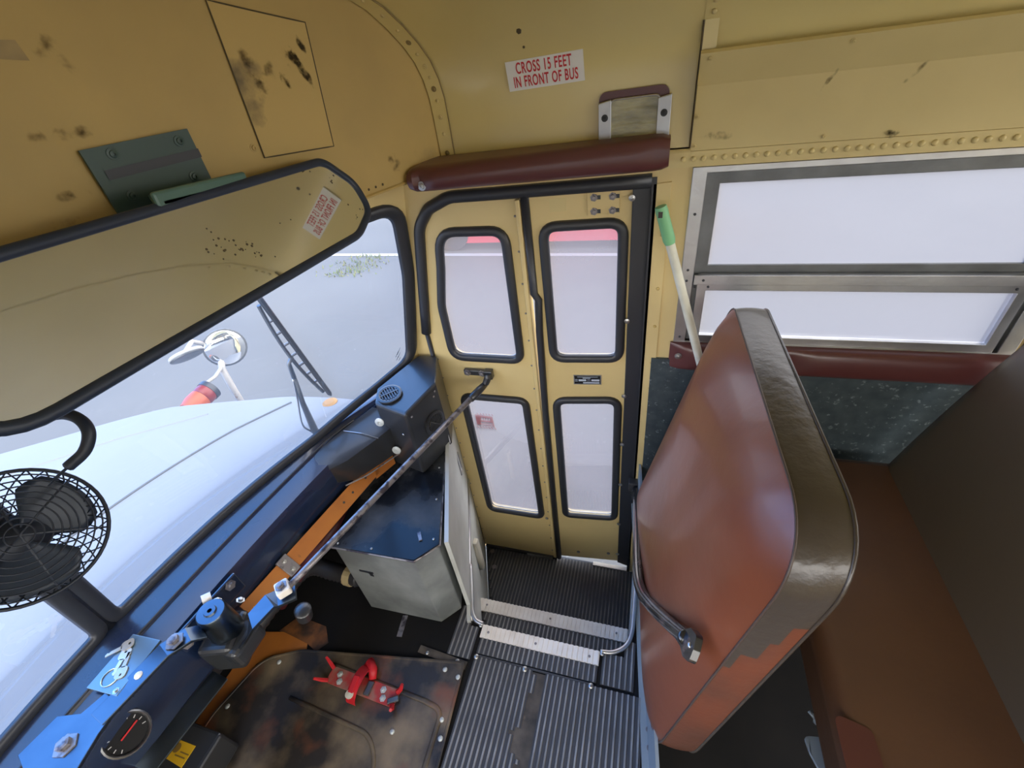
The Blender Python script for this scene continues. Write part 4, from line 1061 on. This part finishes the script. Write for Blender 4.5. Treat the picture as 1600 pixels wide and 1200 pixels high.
for c, m_ in (([(.58, .62), (.80, .60), (.83, .80), (.66, .86)], 'grime'), ([(.62, .74), (.96, .40), (.99, .50), (.72, .86)], 'grime'), ([(.78, .82), (.93, .70), (.95, .80), (.86, .95)], 'grime'),
              ([(.50, .48), (.66, .42), (.64, .62), (.48, .66)], 'grime'), ([(.04, .60), (.35, .40), (.42, .62), (.10, .85)], 'grime_soft'), ([(.05, .42), (.30, .30), (.45, .50), (.15, .66)], 'grime_soft'), ([(.30, .50), (.52, .48), (.55, .70), (.32, .74)], 'grime_soft')):
    smear('scuff', apm, c, m_, apo)
bhm = lambda u, v: bh(u, v, .0012)
for c in ([(.44, 1.50), (.56, 1.49), (.56, 1.515), (.44, 1.525)], [(.42, 1.43), (.50, 1.425), (.50, 1.445), (.42, 1.45)], [(.50, 1.60), (.56, 1.55), (.57, 1.60), (.52, 1.64)], [(1.03, 1.33), (1.08, 1.30), (1.09, 1.36), (1.04, 1.38)], [(.40, 1.40), (.47, 1.395), (.47, 1.415), (.40, 1.42)]):
    smear('scuff', bhm, c, 'grime_soft', wf)
for c in ([(-.30, 1.375), (-.292, 1.38), (-.32, 1.43), (-.332, 1.425)], [(-.44, 1.375), (-.425, 1.375), (-.475, 1.435), (-.49, 1.43)], [(-.075, 1.31), (-.16, 1.305), (-.16, 1.33), (-.075, 1.335)]):
    smear('scuff', lambda u, v: Vector((W - .0075 - max(0, v - 1.416) * .49, u, v)), c, 'grime_soft', up)
smear('smudge', lambda u, v: Vector((W - .0072, u, v)), [(-.430, 1.286), (-.468, 1.286), (-.468, 1.308), (-.430, 1.308)], 'grime', up)
fastener('screw', 'screw', bh(.758, 1.437, 0), (-.3, -1, 0), 'bulkhead_yellow', ap, .005)
def patch(name, pts, m, h, label, cat):
    b = B(); P = [Vector(p) for p in pts]
    b.grid(lambda u, v: bh(*(P[0].lerp(P[1], u).lerp(P[3].lerp(P[2], u), v)), h), 6, 6)
    return tag(obj(name, b, m, smooth=True), label, cat)
patch('tape_piece', [(.470, 1.592), (.512, 1.587), (.510, 1.608), (.470, 1.610)], 'tape', .0012, 'strip of old brown tape on the bulkhead near the ceiling', 'tape')
patch('cover_plate', [(.30, 1.486), (.428, 1.476), (.446, 1.530), (.31, 1.56)], 'bulkhead_yellow', .003, 'yellow cover plate on the bulkhead left of the green bracket', 'panel')

# ------------------------------------------------ right side: pads, lamp, sticker
hpad = thing('header_pad', 'long burgundy vinyl pad above the entry door', 'pad', (W, .3, 1.25))
b = B(); rows = []
for i in range(41):
    t = i / 40; y = .594 - .616 * t; zc = 1.292 + .008 * t
    e = min(1, min(t, 1 - t) / .03); hh = (.031 + .005 * t) * (.82 + .18 * e); d = (.138 - .078 * t) * (.93 + .07 * e)
    dm = .016 * math.exp(-((t - .055) / .025) ** 2) + .006 * math.exp(-((t - .955) / .02) ** 2)
    sec = []
    for k in range(13):
        a = math.pi * (k / 12 - .5)
        sec.append(Vector((W - .004 - max(.004, d * abs(math.cos(a)) ** .22 - dm * math.cos(a) ** 2), y, zc + hh * math.sin(a))))
    rows.append([b.bm.verts.new(p) for p in sec])
for A, C in zip(rows, rows[1:]):
    for k in range(12): b.face([A[k], A[k + 1], C[k + 1], C[k]])
    b.face([A[12], A[0], C[0], C[12]])
b.face(rows[0]); b.face(rows[-1][::-1])
obj('pad', b, 'burgundy', hpad, smooth='auto')
for y, z, d in ((.560, 1.280, .124), (.010, 1.286, .055)): fastener('screw', 'screw', (W - d, y, z), (-1, 0, 0), 'steel', hpad, .0075)

sl = thing('stepwell_lamp', 'square glossy lens in aluminium clips above the header pad', 'lamp', (W - .01, .06, 1.33))
lm = lambda u, v, h: Vector((roofx(max(1.29, v)) - .002 - h, u, v))
obj('backing', B().plate(rpoly([(-.018, 1.30), (.138, 1.30), (.138, 1.424), (-.012, 1.427)], .02), [], lm, 0, .004), 'burgundy', sl)
ln = obj('lens', B().plate(rpoly([(.008, 1.325), (.112, 1.325), (.112, 1.408), (.006, 1.410)], .012), [], lm, .004, .010), 'lens', sl, bevel=.003)
obj('lens_rim', B().ring(rpoly([(.008, 1.325), (.112, 1.325), (.112, 1.408), (.006, 1.410)], .012), .006, .012, lm, 5), 'alu', sl, smooth=True)
for u0, u1 in ((-.018, .010), (.110, .138)):
    c_ = obj('clip', B().plate([(u0, 1.318), (u1, 1.322), (u1, 1.405), (u0, 1.410)], [], lm, .004, .014), 'alu', sl, bevel=.002)
    fastener('screw', 'screw', lm((u0 + u1) / 2, 1.375, .014), (-1, 0, 0), 'rubber', c_, .005)

sk = thing('safety_sticker', 'white sticker with red letters about crossing in front of the bus', 'sticker', (W - .01, .257, 1.45))
tz = Vector((-1, 0, -.20)).normalized(); tx = Vector((0, -1, .03)).normalized(); tyv = tz.cross(tx).normalized(); tx = tyv.cross(tz)
so = Vector((roofx(1.476) - .004, .257, 1.4765))
sm4 = Matrix(((tx.x, tyv.x, tz.x, so.x), (tx.y, tyv.y, tz.y, so.y), (tx.z, tyv.z, tz.z, so.z), (0, 0, 0, 1)))
obj('backing', B().plate([(-.0875, -.029), (.0875, -.029), (.0875, .029), (-.0875, .029)], [], lambda u, v, h: sm4 @ Vector((u, v, h)), -.001, .0005), 'sign_white', sk)
text_mesh('lettering', 'CROSS 15 FEET', 'sign_red', sk, sm4 @ Matrix.Translation((-.0015, .0130, .0008)), .0300, .126, bold=.00045, spacing=1.12)
text_mesh('lettering', 'IN FRONT OF BUS', 'sign_red', sk, sm4 @ Matrix.Translation((0, -.0135, .0008)), .0300, .147, bold=.00045, spacing=1.12)

rp = thing('window_rail_pad', 'burgundy vinyl rail pad along the wall under the side window', 'pad', (W, -1.0, .70))
b = B(); rows = []
for i in range(81):
    y = -.070 - i * .031; dm = .014 * math.exp(-((y + .375) / .035) ** 2) + .010 * math.exp(-((y + .095) / .02) ** 2) + .012 * math.exp(-((y + 1.3) / .035) ** 2)
    e = min(1, (i + .3) / 1.5)
    sec = []
    for k in range(11):
        a = math.pi * (k / 10 - .5)
        sec.append((W - .003 - max(.003, .034 * e * abs(math.cos(a)) ** .4 - dm * math.cos(a) ** 3), y, .738 + .044 * math.sin(a)))
    rows.append([b.bm.verts.new(p) for p in sec])
for A, C in zip(rows, rows[1:]):
    for k in range(10): b.face([A[k], A[k + 1], C[k + 1], C[k]])
b.face(rows[0]); b.face(rows[-1][::-1])
obj('pad', b, 'burgundy', rp, smooth='auto')
for y in (-.375, -.095, -1.3): fastener('screw', 'screw', (W - .026, y, .745), (-1, 0, 0), 'steel', rp, .007)

# plate and decal on the door
dpl = tag(obj('data_plate', B().plate([(.134, .586), (.226, .586), (.226, .625), (.134, .625)], [], rmap, 0, .0025), 'alu'), 'small black and silver data plate on the rear door leaf', 'plate')
obj('plate_field', B().plate([(.137, .589), (.223, .589), (.223, .622), (.137, .622)], [], rmap, .0026, .0030), 'gauge_face', dpl)
pk = B()
for (u0, u1, v0, v1) in ((.145, .213, .617, .6185), (.17, .195, .6115, .614), (.184, .209, .600, .608), (.140, .166, .600, .608), (.140, .194, .591, .596), (.212, .221, .606, .6075), (.212, .221, .600, .6015), (.17, .18, .606, .607), (.168, .182, .600, .601)):
    pk.plate([(u0, v0), (u1, v0), (u1, v1), (u0, v1)], [], rmap, .0031, .0034)
obj('plate_marks', pk, 'plate_ink', dpl)
bars = [[(.566 + k * .010, .367), (.573 + k * .010, .367), (.573 + k * .010, .380), (.566 + k * .010, .380)] for k in range(4)] + [[(.558, .350), (.607, .351), (.607, .357), (.558, .356)], [(.558, .341), (.607, .342), (.607, .346), (.558, .345)]]
dm_ = B(); dm_.plate([(.552, .336), (.626, .340), (.626, .394), (.554, .390)], bars, wall, -.0170, -.0168)
dc = tag(obj('window_decal', dm_, 'decal_red'), 'faded red and white decal on the lower front door pane', 'decal')
dl = B()
for k in range(7): dl.plate([(.546 + k * .012, .322), (.552 + k * .012, .322), (.558 + k * .012, .334), (.552 + k * .012, .334)], [], wall, -.0170, -.0168)
for k in range(6): dl.plate([(.549 + k * .012, .395), (.554 + k * .012, .395), (.558 + k * .012, .402), (.553 + k * .012, .402)], [], wall, -.0170, -.0168)
obj('decal_edge', dl, 'decal_red', dc)

# ------------------------------------------------ broom handle leaning in the corner
bh0, bh1 = Vector((1.147, -.012, 1.186)), Vector((1.145, -.391, .012))
bd = (bh1 - bh0).normalized()
bm_ = thing('broom_handle', 'white handle with a green grip leaning between window and seat panel', 'broom handle', tuple(bh1))
obj('pole', B().tube([bh0 + bd * .075, bh1], .0115, 14), 'handle_white', bm_, smooth='auto')
gr_ = obj('grip', B().tube([bh0, bh0 + bd * .012, bh0 + bd * .02, bh0 + bd * .085, bh0 + bd * .095], [.0135, .0150, .0145, .0150, .0125], 14), 'handle_green', bm_, smooth='auto', label='green plastic grip')
obj('hang_hole', B().box(bh0 + bd * .016 + Vector((-.0125, .004, 0)), (.006, .010, .014)), 'worn_patch', gr_)

# ------------------------------------------------ padded panel in front of the first seat
pad = thing('barrier_panel', 'padded brown vinyl barrier panel in front of the bench seat', 'barrier', (.77, -.1, .0))
def bbase(x, z):
    a = (x - .385) / .78; t = (z - .17) / .78
    return (-.088 - .140 * t) * (1 - a) + (-.022 - .186 * t) * a
BO = rpoly([(.358, .135), (1.125, .15), (1.128, .944), (.412, .957)], [.10, .05, .045, .13], 10)
BO = dens(BO, .05)
def bshape(depth_sign, y_off, bulge, nr=12):
    b = B(); cx, cz = .77, .56; rings = []
    for k in range(nr + 1):
        s = k / nr
        if k == 0: rings.append([b.bm.verts.new((cx, bbase(cx, cz) + y_off + depth_sign * bulge, cz))]); continue
        row = []
        for u, v in BO:
            x = cx + (u - cx) * s; z = cz + (v - cz) * s
            row.append(b.bm.verts.new((x, bbase(x, z) + y_off + depth_sign * bulge * (1 - s ** 3.2) ** .8, z)))
        rings.append(row)
    N = len(BO)
    for A, C in zip(rings, rings[1:]):
        for i in range(N):
            if len(A) == 1: b.face([A[0], C[i], C[(i + 1) % N]])
            else: b.face([A[i], C[i], C[(i + 1) % N], A[(i + 1) % N]])
    return b
obj('front_panel', bshape(1, 0, .068), 'vinyl_brown', pad, smooth=True)
TH = .072
obj('back_panel', bshape(-1, -TH, .012), 'vinyl_dark', pad, smooth=True)
b = B(); rows = []
N = len(BO)
for i, (u, v) in enumerate(BO):
    a = BO[i - 1]; c = BO[(i + 1) % N]; t = Vector((c[0] - a[0], c[1] - a[1])).normalized(); nx, nz = t.y, -t.x
    row = []
    for k in range(7):
        f = k / 6; o = .004 * math.sin(math.pi * f)
        row.append(b.bm.verts.new((u + nx * o, bbase(u, v) - TH * f, v + nz * o)))
    rows.append(row)
for i in range(N):
    A = rows[i]; C = rows[(i + 1) % N]
    for k in range(6): b.face([A[k], A[k + 1], C[k + 1], C[k]])
band = obj('edge_band', b, ['vinyl_dark', 'vinyl_band'], pad, smooth=True, label='dark vinyl band round the edge')
for p in band.data.polygons:
    cz_ = sum(band.data.vertices[i].co.z for i in p.vertices) / 4
    cx_ = sum(band.data.vertices[i].co.x for i in p.vertices) / 4 + .77
    yc_ = sum(band.data.vertices[i].co.y for i in p.vertices) / 4 - .1
    dep = (bbase(cx_, cz_) - yc_) / TH
    if cz_ < .60 + .22 * dep and cx_ < .9: p.material_index = 1
obj('piping', B().tube([(u, bbase(u, v) + .0005, v) for u, v in BO], .0022, 6, closed=True), 'vinyl_seam', pad, smooth=True)
obj('piping', B().tube([(u, bbase(u, v) - TH, v) for u, v in BO], .0032, 6, closed=True), 'vinyl_dark', pad, smooth=True)
for x in (.5, 1.05): obj('leg', B().tube([(x, bbase(x, .2) - .036, .22), (x, bbase(x, .2) - .036, .0)], .014, 10), 'box_black', pad, smooth='auto')

ms = thing('kick_panel', 'blue grey sheet metal panel between the stepwell and the padded barrier', 'panel', (.78, -.05, 0))
skm = lambda u, v, h: Vector((u, -.012 - (1.19 - u) * .092 + h, v))
obj('sheet', B().plate([(.25, .0), (1.195, .0), (1.195, .24), (.25, .20)], [], skm, -.004, .004), 'sheet_blue_grey', ms)
obj('foot_flange', B().plate([(.25, .0), (1.195, .0), (1.195, .006), (.25, .006)], [], skm, .0, .022), 'sheet_blue_grey', ms)
for x in (.40, .44, .56, .66): fastener('dome', 'screw', skm(x, .02, .005), (0, 1, 0), 'worn_steel', ms, .006)

gr = thing('grab_rail', 'worn black grab rail from the door post to the padded barrier', 'grab rail', (1.18, .0, .13))
obj('rail', B().tube(smooth3([(1.165, -.006, .135), (.95, -.014, .235), (.72, -.022, .335), (.625, -.034, .385), (.560, -.058, .445), (.48, -.088, .545), (.425, -.112, .615)], 8), .0145, 14), 'rail_black', gr, smooth=True)
obj('wall_bracket', B().box((1.183, .0, .135), (.034, .05, .045)).box((1.17, -.004, .10), (.02, .03, .06)), 'box_black', gr, bevel=.005)
gd = (Vector((.398, -.122, .640)) - Vector((.445, -.104, .590))).normalized(); gn2 = Vector((-.25, .75, .6)); gn2 = (gn2 - gd * gn2.dot(gd)).normalized(); gw = gd.cross(gn2)
g0 = Vector((.440, -.106, .596))
fl_ = obj('flattened_end', B().plate(rpoly([(-.02, -.013), (.02, -.016), (.040, -.026), (.068, -.024), (.072, .0), (.068, .024), (.040, .026), (.02, .016), (-.02, .013)], .008, 4), [], lambda u, v, h: g0 + gd * u + gw * v + gn2 * h, -.006, .007), 'rail_black', gr, bevel=.003)
fastener('dome', 'bolt', g0 + gd * .054 + gn2 * .007, gn2, 'steel', fl_, .006)

# ------------------------------------------------ bench seat
bs = thing('bench_seat', 'brown vinyl bench seat behind the barrier under the side window', 'seat', (.7, -.55, 0))
cu = obj('cushion', B().box((.67, -.575, .36), (.97, .35, .14)), 'vinyl_seat', bs, smooth='auto', bevel=.035, seg=5)
obj('repair_patch', B().plate(rpoly([(.235, -.462), (.415, -.458), (.43, -.398), (.235, -.398)], .015), [], fl(.4302), 0, .0015), 'vinyl_patch', cu, label='dark red repair patch at the front corner')
b = B(); rows = []
for i in range(22):
    t = i / 21; z = .36 + .62 * t; y = -.682 - .185 * t - .012 * math.sin(math.pi * t) * -1
    rows.append((y, z))
def bk_pt(u, v):
    x = .18 + .972 * u; i = v * 21; k = min(20, int(i)); f = i - k
    y = rows[k][0] * (1 - f) + rows[k + 1][0] * f; z = rows[k][1] * (1 - f) + rows[k + 1][1] * f
    e = min(1, min(u, 1 - u) / .05); e2 = min(1, (1 - v) / .08)
    return Vector((x, y - .030 * (1 - math.sqrt(max(0, 1 - (1 - e) ** 2))) - .04 * (1 - math.sqrt(max(0, 1 - (1 - e2) ** 2))), z))
b.grid(bk_pt, 40, 42)
bkr = obj('backrest', b, 'vinyl_back', bs, smooth=True)
md = bkr.modifiers.new('thickness', 'SOLIDIFY'); md.thickness = .075; md.offset = -1
obj('frame', B().tube([(.22, -.45, .27), (1.14, -.45, .27)], .014, 10).tube([(.22, -.72, .27), (1.14, -.72, .27)], .014, 10), 'box_black', bs, smooth='auto')
for y in (-.45, -.72): obj('leg', B().tube([(.26, y, .27), (.26, y, .0)], .014, 10), 'box_black', bs, smooth='auto')
obj('seat_bracket', B().plate(rpoly([(.439, -.392), (.446, -.436), (.437, -.462), (.40, -.52), (.33, -.50), (.386, -.408), (.409, -.398)], .01, 3), [], fl(.25), -.004, .004), 'sheet_blue_grey', bs, bevel=.002)
obj('seat_bracket', B().tube(smooth3([(.492, -.414, .25), (.478, -.425, .25), (.462, -.440, .25), (.446, -.452, .25)], 5), [.004] * 5 + [.009] * 5 + [.007] * 6, 6), 'sheet_blue_grey', bs, smooth=True)
